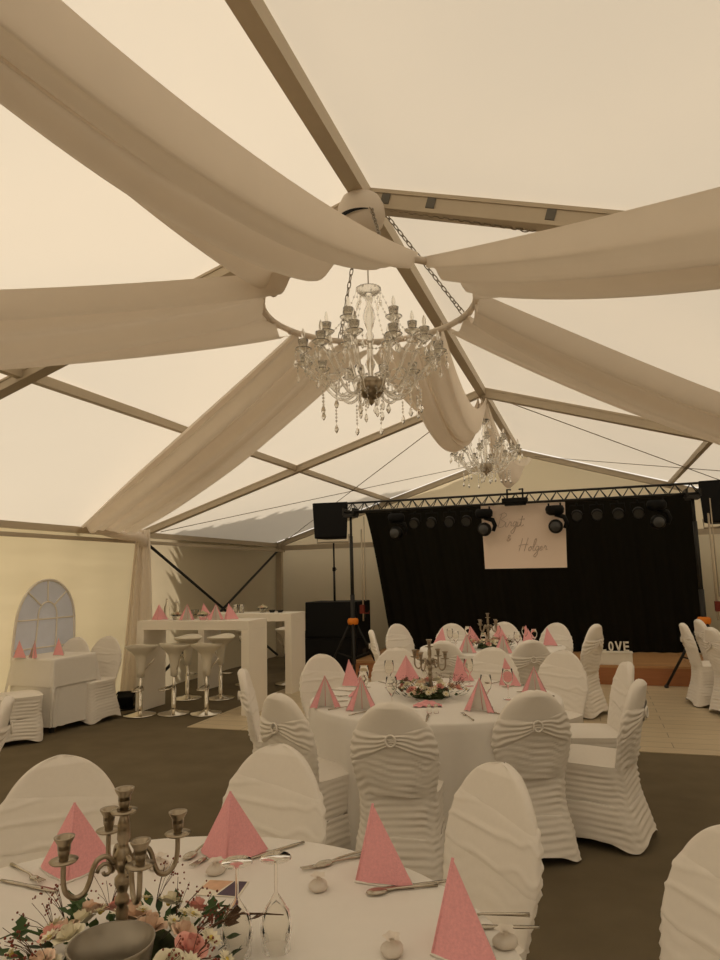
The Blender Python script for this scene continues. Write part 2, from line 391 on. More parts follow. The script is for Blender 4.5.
# ------------------------------------------------------------------ ceiling drapes, hoop, chandeliers
RZ, RR = 3.15, .62
def hoop_pt(a, r=RR, z=RZ): return Vector((X + r * math.cos(math.radians(a)), N + r * math.sin(math.radians(a)), z))
def swag(name_mesh, S0, S1, w1, sag, nf, amp, parent=None, nu=61, nv=46, belly=.35, seed=0, end_tilt=0, taper=1.0, skew=0.0):
    """strip of voile: start edge is a list of points, it narrows to width w1 at S1"""
    mb = MB(); n0 = len(S0) - 1
    ctr0 = sum(S0, Vector()) / len(S0); d = (S1 - ctr0); dh = Vector((d.x, d.y, 0)).normalized(); lat = Vector((-dh.y, dh.x, 0))
    sgn = 1 if (S0[-1] - S0[0]).dot(lat) > 0 else -1
    def start(u):
        q = u * n0; i = min(int(q), n0 - 1); return S0[i].lerp(S0[i + 1], q - i)
    def P(i, j):
        u = i / (nu - 1); t = j / (nv - 1)
        a = start(u); b = S1 + lat * sgn * (u - .5) * w1 + Vector((0, 0, end_tilt * (u - .5)))
        tt = t ** taper
        p = a.lerp(b, tt); p.z = a.z + (b.z - a.z) * t
        if taper != 1: 
            c = ctr0.lerp(S1, t); off = p - ctr0.lerp(S1, tt); p = Vector((c.x + off.x, c.y + off.y, p.z))
        para = 4 * t * (1 - t); cu = 1 - (2 * u - 1) ** 2
        p.z -= sag * (1 + skew * (2 * u - 1)) * para * (1 + belly * (cu - .5)) + belly * .28 * cu * math.sin(PI * min(1, t * 1.15)) ** .6 * (1 - t) * .8
        ph = seed * 1.7
        f_ = math.sin(u * nf * 2 * PI + ph + .8 * math.sin(t * 3 + u * 4)) + .5 * math.sin(u * nf * 4.3 * PI + 1 + ph * 2 + t) + .35 * noise.noise((u * 9, t * 3, seed))
        env = (.35 + .65 * (1 - abs(2 * t - .9) ** 2 * .5))
        p.z += amp * f_ * env
        p += lat * sgn * amp * .55 * math.cos(u * nf * 2 * PI + ph) * env
        return p
    mb.grid(P, nu, nv); return mb.build(name_mesh, SHEER, parent)
def arcpts(a0, a1, drop=0.03, n=30, r=RR): return [hoop_pt(a0 + (a1 - a0) * k / n, r, RZ - .012 - drop * abs(math.sin(PI * k / 6))) for k in range(n + 1)]
GD = 'voile drapes spread from the hoop'
D = {}
o = swag('ceiling_drape', arcpts(-138, -48), Vector((X - .62, B, RI - .22)), .10, .27, 3, .055, seed=1, belly=.4, skew=.75); tag(o, 'wide white drape sweeping overhead from hoop towards the entrance ridge', 'drape', GD)
o = swag('ceiling_drape', arcpts(-112, -198), Vector((L + .1, B + .1, E)), .9, .22, 2.4, .05, seed=2, belly=.45); tag(o, 'white drape running from hoop low across to the window side, above the long purlin', 'drape', GD)
root = thing('ceiling_drape', 'white drape falling from hoop to the eave, its tail hanging down the post', 'drape', (0, 0, 0), group=GD)
swag('swag', arcpts(165, 108), Vector((L + .14, A - .92, E + .0)), .8, .045, 3.2, .055, parent=root, seed=3, belly=.3, skew=.9)
mb = MB()
def P(i, j):
    u = i / 40; t = j / 30
    wv = (.09 + .14 * t) * (u - .5) * 2; f_ = .03 * math.sin(u * 2 * PI * 3 + .4 * t) + .012 * math.sin(u * 23)
    x = L + .30 - .05 * t + .85 * wv - .5 * f_; y = A - .34 + .52 * wv + .85 * f_
    z = (E + .03) * (1 - t)
    return (x, y, z + .012)
mb.grid(P, 41, 31); mb.build('tail', SHEER, root)
mb = MB(); mb.tube([(L + .16, A - 1.1, E - .02), (L + .2, A - .7, E - .05), (L + .27, A - .42, E - .05), (L + .30, A - .34, E - .10), (L + .30, A - .34, E - .2)], [.03, .06, .07, .07, .05], 14); mb.build('gathered_knot', SHEER, root)
o = swag('ceiling_drape', arcpts(-48, 5), Vector((R - .1, -.1, E)), .2, .265, 2.6, .045, seed=4, belly=.4); tag(o, 'white drape crossing from hoop to the open side, below the taped rafter', 'drape', GD)
o = swag('ceiling_drape', arcpts(5, 52), Vector((R - .1, A, E)), .75, .16, 2.8, .05, seed=5, belly=.4); tag(o, 'white drape slanting from hoop down to the eave by the stage loudspeaker', 'drape', GD)
o = swag('ceiling_drape', arcpts(108, 56), Vector((X, A - .1, RI - .14)), .12, .43, 2.8, .055, seed=6, belly=.6); tag(o, 'white drape hanging in a deep loop from hoop to the second ridge joint', 'drape', GD)
o = swag('ceiling_drape', [Vector((X - .06 + .02 * k, A + .12, RI - .14)) for k in range(7)], Vector((X + .02, G - .5, RI - .2)), .5, .55, 1.6, .03, seed=7, belly=.5); tag(o, 'short white drape hanging behind the far chandelier', 'drape')

root = thing('ceiling_hoop', 'white wrapped ring hung below the ridge, holding the drapes', 'hoop', (X, N, RZ))
mb = MB(); mb.tube([(RR * math.cos(2 * PI * k / 72), RR * math.sin(2 * PI * k / 72), 0) for k in range(72)], .019, 10, closed=True); mb.build('ring', SHEER, root)
for k in range(30):
    a = 2 * PI * (k + .5) / 30; mb = MB(); mb.ball((RR * math.cos(a), RR * math.sin(a), -.004), .0215, 8, 6, (1, 1, 1.1)); mb.build('tie', SHEER, root)

def chain(a, b, label, group, link=.055, hook=True):
    a = Vector(a); b = Vector(b); d = (b - a); n = max(3, int(d.length / (link * .74))); d.normalize()
    s1 = d.orthogonal().normalized(); s2 = d.cross(s1)
    mb = MB()
    for k in range(n):
        c = a + (b - a) * ((k + .5) / n); s = s1 if k % 2 else s2; l_ = link if k < n - 2 or not hook else link * 1.35; wdt = .011 if k < n - 2 else .015
        mb.tube([c + d * (l_ * .5 * math.cos(q * PI / 6)) + s * (wdt * math.sin(q * PI / 6)) for q in range(12)], .0035, 5, closed=True)
    o = mb.build('hanging_chain', CHAINM); return tag(o, label, 'chain', group)
for a, lb in ((126, 'steel chain from ridge to hoop beside the glass cup of the chandelier'), (38, 'steel chain to the hoop near the drapes of the open side'), (-65, 'steel chain to the hoop behind the overhead drape'), (-150, 'steel chain to the hoop by the purlin side drape')):
    chain((X + .12 * math.cos(math.radians(a)), N + .12 * math.sin(math.radians(a)), RI - .06), hoop_pt(a) + Vector((0, 0, .02)), lb, 'chains carrying the hoop')
chain((X + .15, N - .03, RI - .1), (X + .95, N + .03, RI - .36), 'loose end of steel chain beside the taped rafter', 'chains carrying the hoop', .04)
root = thing('hoist_cover', 'round white cloth bag covering the hoist at the ridge joint', 'cover', (X, N - .1, RI - .16))
mb = MB(); mb.lathe([(0.001, -.10), (.05, -.105), (.09, -.09), (.125, -.05), (.14, 0), (.135, .06), (.11, .11), (.06, .14), (.001, .15)], 24); mb.build('bag', SHEER, root)
mb = MB(); mb.grid(lambda i, j: (.143 * math.cos(-2.3 + i * .12), .143 * math.sin(-2.3 + i * .12), -.02 - .035 * j * (1 - i / 13)), 12, 2); mb.build('dark_opening', BLACK, root)

def s_arm(r, z0, z1, dip, n=16):
    pts = []
    for k in range(n + 1):
        t = k / n; x = .05 + (r - .05) * t
        z = z0 + dip * (-math.sin(PI * min(1, t * 1.15)) * .8 + .55 * math.sin(2 * PI * t) * -.35) + (z1 - z0) * (t ** 2.2)
        pts.append((x, z))
    return pts
def make_chandelier(label, loc):
    root = thing('chandelier', label, 'chandelier', loc, group='glass chandeliers under the ridge')       # origin: bowl centre
    mb = MB(); mb.lathe([(.004, 1.1), (.004, .62)], 6); mb.build('hanging_rod', CHAINM, root)
    mb = MB(); mb.lathe([(.012, .55), (.035, .55), (.07, .585), (.075, .60), (.068, .60), (.03, .57), (.012, .575)], 20); mb.build('canopy_cup', FROST, root)
    mb = MB(); mb.lathe([(.016, .56), (.016, .5), (.03, .47), (.038, .42), (.024, .37), (.016, .34), (.028, .31), (.018, .26), (.018, .18), (.03, .14), (.016, .1), (.016, .05)], 16); mb.build('column', CRYST, root)
    mb = MB(); mb.lathe([(.012, .055), (.07, .05), (.082, .02), (.076, -.02), (.05, -.055), (.014, -.07), (.018, -.085), (.001, -.105)], 20); mb.build('bowl', PEWTER, root)
    def pendant(parent, x, y, z, ln, big=1):
        mb = MB(); nb = max(1, int(ln / .022))
        mb.tube([(x, y, z), (x, y, z - ln)], .0014, 4)
        for k in range(nb): mb.ball((x, y, z - (k + .7) * ln / (nb + .5)), .0065 * big, 6, 5)
        zz = z - ln; mb.lathe([(.0005, zz), (.007 * big, zz - .014), (.012 * big, zz - .034), (.007 * big, zz - .05), (.0005, zz - .058)], 6, (x, y, 0))
        return mb.build('crystal_pendant', CRYST, parent, False)
    def arm(a, r, z0, z1, dip, tier):
        ca, sa = math.cos(a), math.sin(a); pl = s_arm(r, z0, z1, dip)
        mb = MB(); mb.tube([(x * ca, x * sa, z) for x, z in pl], [.008] * len(pl), 7)
        cu = [(r * .55 + .045 * math.cos(q) * (1 - q / 9), z0 + dip * .1 + .045 * math.sin(q) * (1 - q / 9)) for q in [k * .55 for k in range(11)]]
        mb.tube([(x * ca, x * sa, z) for x, z in cu], .005, 5)
        ar = mb.build('arm', CRYST, root)
        mb = MB(); mb.lathe([(.008, z1 - .008), (.02, z1 - .004), (.044, z1 + .018), (.048, z1 + .024), (.04, z1 + .02), (.01, z1 + .004)], 14, (r * ca, r * sa, 0)); mb.build('drip_pan', FROST, ar)
        mb = MB(); mb.lathe([(.012, z1), (.022, z1 + .02), (.027, z1 + .05), (.03, z1 + .075), (.026, z1 + .075), (.012, z1 + .02)], 12, (r * ca, r * sa, 0)); mb.build('candle_cup', CRYST, ar)
        mb = MB(); mb.lathe([(.008, z1 + .02), (.008, z1 + .085), (.009, z1 + .09), (.012, z1 + .105), (.009, z1 + .125), (.001, z1 + .145)], 8, (r * ca, r * sa, 0)); mb.build('candle_bulb', FROST, ar)
        for q in range(3 if tier else 2):
            b_ = a + q * 2.1; pendant(ar, r * ca + .044 * math.cos(b_), r * sa + .044 * math.sin(b_), z1 + .015, .03 + .02 * (q == 0))
        if tier: pendant(ar, r * .72 * ca, r * .72 * sa, z0 - dip * .42, .09 + .05 * (int(a * 7) % 2), 1.15)
    for k in range(12): arm(2 * PI * k / 12 + .1, .395, .02, .16 + .02 * (k % 2), .10, 1)
    for k in range(6): arm(2 * PI * k / 6 + .35, .25, .07, .32, .05, 0)
    def garland(p, q, sagd, nb=11):
        mb = MB(); p = Vector(p); q = Vector(q); pts = [p.lerp(q, t / nb) - Vector((0, 0, sagd * 4 * (t / nb) * (1 - t / nb))) for t in range(nb + 1)]
        mb.tube(pts, .0013, 4)
        for c in pts: mb.ball(c, .0062, 6, 5)
        mb.build('bead_garland', CRYST, root, False)
    for k in range(12):
        a, b = 2 * PI * k / 12 + .1, 2 * PI * (k + 1) / 12 + .1
        garland((.39 * math.cos(a), .39 * math.sin(a), .165), (.39 * math.cos(b), .39 * math.sin(b), .165), .06)
        if k % 2 == 0:
            a2 = 2 * PI * (k // 2) / 6 + .35; garland((.07 * math.cos(a2), .07 * math.sin(a2), .59), (.24 * math.cos(a2), .24 * math.sin(a2), .33), .05); garland((.24 * math.cos(a2), .24 * math.sin(a2), .32), (.38 * math.cos(a2 + .2), .38 * math.sin(a2 + .2), .17), .05)
    for k in range(8): pendant(root, .07 * math.cos(k * PI / 4), .07 * math.sin(k * PI / 4), -.03, .05 + .05 * (k % 2))
    for k in range(6): pendant(root, .07 * math.cos(k * PI / 3), .07 * math.sin(k * PI / 3), .58, .04)
    return root
ch = make_chandelier('large glass chandelier with candle arms hanging inside the draped hoop', (X, N, 2.655))
copy_tree(ch, (X + .0, A + .0, 2.86), .4, 'small looking glass chandelier hanging far off above the stage front')

# ------------------------------------------------------------------ stage end
root = thing('stage', 'low wooden stage platform under the black curtain', 'stage', (0, 0, 0))
mb = MB(); mb.box((-1.05, 11.2, .255), (5.14, 1.92, .03)); mb.build('deck', STAGEW, root, False)
mb = MB(); mb.box((-1.05, 10.26, .12), (5.14, .03, .24)); mb.build('front_fascia', planks('fascia_wood', (.40, .165, .07), (.46, .20, .085), 2.4, .5), root, False)
for s in (-1, 1):
    mb = MB(); mb.box((-1.05 + s * 2.55, 11.2, .12), (.03, 1.9, .24)); mb.build('side_fascia', STAGEW, root, False)

mb = MB()
def P(i, j):
    u = i / 160; t = j / 24
    xl = -3.84 + .44 * t ** .8; xr_ = 1.60 + .04 * t
    x = xl + (xr_ - xl) * u; y = 11.75 + .035 * math.sin(u * 150) * (.3 + .7 * t) + .02 * math.sin(u * 61 + 1)
    return (x, y, 2.74 - (2.74 - .285) * t)
mb.grid(P, 161, 25); o = mb.build('stage_curtain', BLACKC); tag(o, 'broad black curtain hung across the back of the stage', 'curtain')

# truss on two lifts
TA, TB = Vector((-3.56, 10.0, 2.645)), Vector((1.46, 10.0, 2.635))
root = thing('stage_truss', 'long metal lattice truss carrying the stage lamps', 'truss', (0, 0, 0))
offs = (Vector((0, -.09, -.07)), Vector((0, .09, -.07)), Vector((0, 0, .075)))
for q in offs:
    mb = MB(); mb.tube([TA + q, TB + q], .017, 8); mb.build('chord', DARK, root)
mb = MB(); n = 26
for k in range(n):
    p0 = TA.lerp(TB, k / n); p1 = TA.lerp(TB, (k + .5) / n); p2 = TA.lerp(TB, (k + 1) / n)
    for q in (0, 1):
        mb.tube([p0 + offs[q], p1 + offs[2]], .007, 5); mb.tube([p1 + offs[2], p2 + offs[q]], .007, 5)
    mb.tube([p0 + offs[0], p2 + offs[1]], .007, 5)
mb.build('lattice', DARK, root)

def lift(x, y, label, flip):
    root = thing('truss_lift', label, 'lift', (x, y, .0), group='tripod lifts carrying the stage truss')
    mb = MB(); mb.tube([(0, 0, .25), (0, 0, 1.3)], .035, 10); mb.tube([(0, 0, 1.25), (0, 0, 2.2)], .028, 10); mb.tube([(0, 0, 2.1), (0, 0, 2.56)], .02, 10); mb.build('mast', DARK, root)
    mb = MB(); mb.lathe([(.03, .84), (.075, .85), (.085, .88), (.085, .915), (.07, .94), (.03, .945)], 18); mb.build('collar', ORANGE, root, label='orange collar')
    for k in range(3):
        a = -PI / 2 + .35 * flip + k * 2 * PI / 3; mb = MB(); mb.tube([(.05 * math.cos(a), .05 * math.sin(a), .87), (.52 * math.cos(a), .52 * math.sin(a), .03)], .018, 8)
        mb.tube([(.03 * math.cos(a), .03 * math.sin(a), .35), (.3 * math.cos(a), .3 * math.sin(a), .42)], .01, 6)
        mb.ball((.52 * math.cos(a), .52 * math.sin(a), .03), .03, 8, 6); mb.build('leg', DARK, root)
    mb = MB(); mb.tube([(.17 * flip, 0, .9), (.17 * flip, 0, 2.3)], .013, 8); mb.tube([(.21 * flip, .02, 1.2), (.21 * flip, .02, 2.5)], .008, 6); mb.build('guide_tube', ALUL, root, label='pale metal guide tube')
    mb = MB(); mb.box((.17 * flip, -.04, 1.08), (.06, .08, .13)); mb.tube([(.17 * flip, -.05, 1.02), (.28 * flip, -.05, 1.02), (.28 * flip, -.05, 1.06)], .008, 6); mb.build('crank', RED, root, False, label='red crank housing')
    mb = MB(); mb.box((0, 0, 2.52), (.16, .26, .05)); mb.box((-.08, 0, 2.58), (.03, .26, .1)); mb.box((.08, 0, 2.58), (.03, .26, .1)); mb.build('truss_fork', DARK, root, False)
lift(-3.50, 10.0, 'black tripod lift with orange collar before the stacked bass cabinets', 1)
lift(1.375, 10.0, 'black tripod lift with orange collar at the loudspeaker on the open side', 1)

def lamp_tilt(a): return Matrix.Rotation(a, 3, 'X')
def par(x, label):
    z = TA.z + (TB.z - TA.z) * (x - TA.x) / (TB.x - TA.x)
    root = thing('par_lamp', label, 'stage lamp', (x, 9.9, z - .275), group='par lamps under the truss')
    M = lamp_tilt(.35)
    mb = MB(); mb.lathe([(.001, -.0), (.05, 0), (.075, .03), (.075, .14), (.07, .14), (.07, .135)], 16, M=lamp_tilt(.35) @ Matrix.Rotation(PI / 2, 3, 'X')); mb.build('housing', BLACK, root)
    mb = MB(); mb.lathe([(.001, .12), (.066, .118)], 16, M=M @ Matrix.Rotation(PI / 2, 3, 'X')); mb.build('lens', LENS, root)
    mb = MB(); mb.tube([(-.09, 0, 0), (-.09, 0, .12), (.09, 0, .12), (.09, 0, 0)], .008, 6); mb.tube([(0, 0, .12), (0, 0, .16)], .014, 6); mb.build('yoke', BLACK, root)
for k, x in enumerate((-2.44, -2.18, -1.91, -1.657)): par(x, ('first', 'second', 'third', 'fourth')[k] + ' round lamp along the truss from the tall loudspeaker, before the banner')
for k, x in enumerate((-.117, .147, .42, .674)): par(x, ('first', 'second', 'third', 'fourth')[k] + ' round lamp along the truss past the banner')
def mover(x, label):
    z = TA.z + (TB.z - TA.z) * (x - TA.x) / (TB.x - TA.x)
    root = thing('moving_lamp', label, 'stage lamp', (x, 9.86, z - .245), group='moving head lamps under the truss')
    mb = MB(); mb.lathe([(.001, .1), (.11, .1), (.13, .06), (.12, .0), (.08, -.03), (.001, -.03)], 20); mb.tube([(-.08, 0, .09), (-.08, 0, .14)], .012, 6); mb.tube([(.08, 0, .09), (.08, 0, .14)], .012, 6); mb.build('base', BLACK, root)
    mb = MB(); mb.tube([(.0, 0, -.02), (.12, 0, -.06), (.15, 0, -.14), (.12, 0, -.22)], [.03, .035, .03, .025], 8); mb.build('yoke', BLACK, root)
    mb = MB(); mb.ball((0, -.02, -.19), .10, 16, 12, (1, 1.15, 1)); mb.build('head', BLACK, root)
    mb = MB(); mb.lathe([(.001, .128), (.06, .126), (.07, .115)], 14, (0, -.02, -.2), M=Matrix.Rotation(PI / 2, 3, 'X')); mb.build('lens', LENS, root)
mover(-1.40, 'black moving head lamp at the bar side edge of the banner'); mover(-.41, 'black moving head lamp at the open side edge of the banner'); mover(-2.72, 'black moving head lamp at the curtain edge by the tall loudspeaker'); mover(.91, 'black moving head lamp at the truss end on the open side')
root = thing('strobe_lamp', 'wide flat black lamp clamped on the truss above the banner', 'stage lamp', (-.95, 9.86, 2.60))
mb = MB(); mb.box((0, 0, 0), (.36, .14, .07)); mb.box((0, 0, -.05), (.30, .12, .04)); bevel(mb.build('housing', BLACK, root, False), .01)
for s in (-1, 1):
    mb = MB(); mb.tube([(s * .11, .02, .03), (s * .11, .06, .17), (s * .06, .1, .17)], .013, 6); mb.build('clamp', BLACK, root)

# banner with handwritten names
root = thing('name_banner', 'blush banner with thin handwritten names hanging at the black curtain', 'banner', (-.87, 10.05, 0))
mb = MB()
bl = [(-.60, 2.57), (.60, 2.56), (.57, 1.63), (-.582, 1.64)]
def P(i, j):
    u = i / 16; t = j / 12; x0 = bl[0][0] + (bl[3][0] - bl[0][0]) * t; x1 = bl[1][0] + (bl[2][0] - bl[1][0]) * t
    z = (bl[0][1] * (1 - u) + bl[1][1] * u) * (1 - t) + (bl[3][1] * (1 - u) + bl[2][1] * u) * t
    return (x0 + (x1 - x0) * u, .01 * math.sin(u * 5 + t * 2), z)
mb.grid(P, 17, 13, flip=True)
mb.grid(lambda i, j: Vector(P(i, j)) + Vector((0, .006, 0)), 17, 13); mb.build('sheet', SIGNM, root)
for s_ in (-.5, 0, .5):
    m2 = MB(); m2.tube([(s_, .01, 2.55), (s_, .04, 2.585)], .006, 5); m2.build('hanging_cord', BLACK, root)
def script(strokes, ox, oz, sc_, mb, sh=.25):
    for st in strokes:
        pts = [Vector(p) for p in st]; out = []
        for k in range(len(pts) - 1):                                   # Catmull-Rom through the pen points
            p0 = pts[max(k - 1, 0)]; p1 = pts[k]; p2 = pts[k + 1]; p3 = pts[min(k + 2, len(pts) - 1)]
            for q in range(6):
                t = q / 6; out.append(.5 * ((2 * p1) + (p2 - p0) * t + (2 * p0 - 5 * p1 + 4 * p2 - p3) * t * t + (3 * p1 - p0 - 3 * p2 + p3) * t ** 3))
        out.append(pts[-1])
        mb.tube([(ox + (p.x + p.y * sh) * sc_, -.016, oz + p.y * sc_) for p in out], .0036, 5)
def let(c, x):
    S = {'B': [[(0, 0), (.05, .6), (.1, 1.2)], [(-.1, 1.05), (.3, 1.25), (.55, 1.0), (.15, .66), (.55, .4), (.45, .05), (.1, -.02), (-.1, .15)]],
         'i': [[(0, .4), (.02, .05), (.15, 0), (.25, .2)], [(.05, .62), (.06, .66)]],
         'r': [[(0, .2), (.08, .45), (.12, .38), (.22, .4), (.22, .08), (.36, .1)]],
         'g': [[(.25, .35), (.1, .42), (0, .2), (.1, .02), (.25, .2), (.28, .4), (.25, -.3), (.12, -.6), (-.05, -.45), (.2, -.1), (.42, .12)]],
         't': [[(.05, .9), (.02, .2), (.12, 0), (.3, .12)], [(-.12, .58), (.3, .62)]],
         'H': [[(0, 0), (.05, .6), (.1, 1.2)], [(.5, 0), (.55, .6), (.62, 1.25)], [(-.15, .5), (.3, .62), (.75, .6)]],
         'o': [[(.15, .42), (0, .2), (.12, 0), (.28, .2), (.16, .42), (.35, .35)]],
         'l': [[(0, .15), (.2, .8), (.16, 1.15), (.05, .9), (.05, .1), (.2, .02), (.3, .15)]],
         'e': [[(0, .15), (.2, .28), (.15, .42), (.02, .25), (.1, .02), (.32, .15)]],
         '&': [[(.5, .1), (.1, .55), (.2, .8), (.35, .65), (.05, .25), (.15, 0), (.4, .15), (.5, .4)]]}
    return [[(px + x, py) for px, py in st] for st in S[c]]
mb = MB()
def word(wd, ox, oz, sc_):
    x = 0
    for c in wd:
        script(let(c, x), ox, oz, sc_, mb); x += {'B': .62, 'H': .85, 'i': .26, 'l': .28, '&': .6}.get(c, .38)
word('Birgit', -.36, 2.24, .165); word('&', -.25, 2.03, .11); word('Holger', -.08, 1.88, .15)
mb.build('lettering', INK, root, label='thin grey handwriting')

# PA: bass cabinets, top cabinets on poles
def cabinet(name, lb, loc, d, group, grille=True):
    root = thing(name, lb, 'loudspeaker', loc, group=group)
    mb = MB(); mb.box((0, 0, d[2] / 2), d); bevel(mb.build('cabinet', BLACK, root, False), .012)
    mb = MB(); mb.box((0, -d[1] / 2 - .006, d[2] / 2), (d[0] * .92, .012, d[2] * .88)); bevel(mb.build('grille', mat('grille_cloth', (.006, .006, .006), 0.8, bump=.4, bscale=400), root, False), .004)
    for s in (-1, 1):
        mb = MB(); mb.box((s * (d[0] / 2 + .004), 0, d[2] * .6), (.012, .16, .09)); mb.build('handle', DARK, root, False)
    return root
cabinet('bass_cabinet', 'black bass cabinet on the floor beside the bar tables, lower of two', (-4.05, 10.78, .012), (.92, .7, .58), 'bass cabinets')
cabinet('bass_cabinet', 'black bass cabinet stacked on another, carrying the tall speaker pole', (-4.03, 10.78, .594), (.90, .7, .58), 'bass cabinets')
cabinet('bass_cabinet', 'black bass cabinet at the open side end of the stage', (1.95, 10.75, .012), (.75, .7, .6), 'bass cabinets')
cabinet('bass_cabinet', 'small black bass cabinet on the floor behind the rear bar table end', (-4.85, 11.2, .012), (.5, .55, .62), 'bass cabinets')
def top_box(x, y, z0, z, rz, lb, lbp):
    p = thing('speaker_pole', lbp, 'pole', (x, y, z0), group='speaker poles')
    mb = MB(); mb.tube([(0, 0, 0), (0, 0, .55)], .02, 8); mb.tube([(0, 0, .5), (0, 0, z - z0)], .015, 8); mb.build('tube', DARK, p)
    mb = MB(); mb.tube([(0, 0, .5), (0, 0, .56)], .03, 8); mb.tube([(0, 0, .53), (.05, 0, .53)], .008, 6); mb.build('clamp', BLACK, p)
    root = thing('top_loudspeaker', lb, 'loudspeaker', (x, y, z), rz, 'top loudspeakers')
    mb = MB(); h, wf, wb, dp = .60, .62, .40, .42
    vs = []
    for zz, k in ((.06, .9), (.06 + h, 1.0)):
        vs += [(-wf / 2 * k, -dp / 2, zz), (wf / 2 * k, -dp / 2, zz), (wb / 2 * k, dp / 2, zz), (-wb / 2 * k, dp / 2, zz)]
    mb.add(vs, [[3, 2, 1, 0], [4, 5, 6, 7], [0, 1, 5, 4], [1, 2, 6, 5], [2, 3, 7, 6], [3, 0, 4, 7]]); bevel(mb.build('cabinet', BLACK, root, False), .02)
    mb = MB(); mb.grid(lambda i, j: ((-.5 + i / 6) * wf * (.86 + .08 * j), -dp / 2 - .012 - .012 * math.sin(PI * i / 6), .09 + j * (h - .06)), 7, 2); mb.build('grille', mat('grille_front', (.008, .008, .008), 0.8, bump=.4, bscale=400), root)
    mb = MB(); mb.tube([(-wf * .44, -.02, .13), (-wf * .44, -.05, .0), (wf * .44, -.05, .0), (wf * .44, -.02, .13)], .014, 6); mb.build('bracket', ALUL, root, False)  # bright metal colour stands in for light caught by the bracket
top_box(-4.06, 10.7, 1.174, 2.15, .12, 'black trapezoid loudspeaker on a pole above the stacked bass cabinets', 'thin black pole on the stacked bass cabinets')
top_box(1.86, 10.72, .612, 2.14, -.1, 'black trapezoid loudspeaker on a pole at the open side of the stage', 'thin black pole on the bass cabinet at the open side')

# LOVE letters on a white box
root = thing('letter_box', 'low white box standing on the stage edge under the letters', 'box', (.26, 10.36, .2705))
mb = MB(); mb.box((0, 0, .08), (.44, .14, .16)); bevel(mb.build('body', LOVEM, root, False), .006)
mb = MB(); mb.box((0, 0, .168), (.46, .16, .016)); bevel(mb.build('lid', LOVEM, root, False), .004)
for k, c in enumerate('LOVE'):
    mb = MB(); s = .022; w2, h2 = .07, .135
    if c == 'L': mb.box((-w2 / 2 + s / 2, 0, h2 / 2), (s, .05, h2)); mb.box((0.006, 0, s / 2), (w2 - s * .5, .05, s))
    if c == 'O': mb.tube([((w2 / 2 - s / 2) * math.cos(q * PI / 8), 0, h2 / 2 + (h2 / 2 - s / 2) * math.sin(q * PI / 8)) for q in range(16)], s / 2, 8, closed=True)
    if c == 'V': mb.beam((-w2 / 2, 0, h2), (0, 0, 0.008), s, .05, (0, 1, 0)); mb.beam((w2 / 2, 0, h2), (0, 0, 0.008), s, .05, (0, 1, 0))
    if c == 'E':
        mb.box((-w2 / 2 + s / 2, 0, h2 / 2), (s, .05, h2))
        for zz in (s / 2, h2 / 2, h2 - s / 2): mb.box((0.006, 0, zz), (w2 - s * .5, .05, s))
    o = mb.build('standing_letter', LOVEM, None, False); o.location = (.26 + (-.15 + .1 * k), 10.36, .449)
    tag(o, 'white standing letter %s on the low box at the stage edge' % c, 'letter', 'letters on the white box')

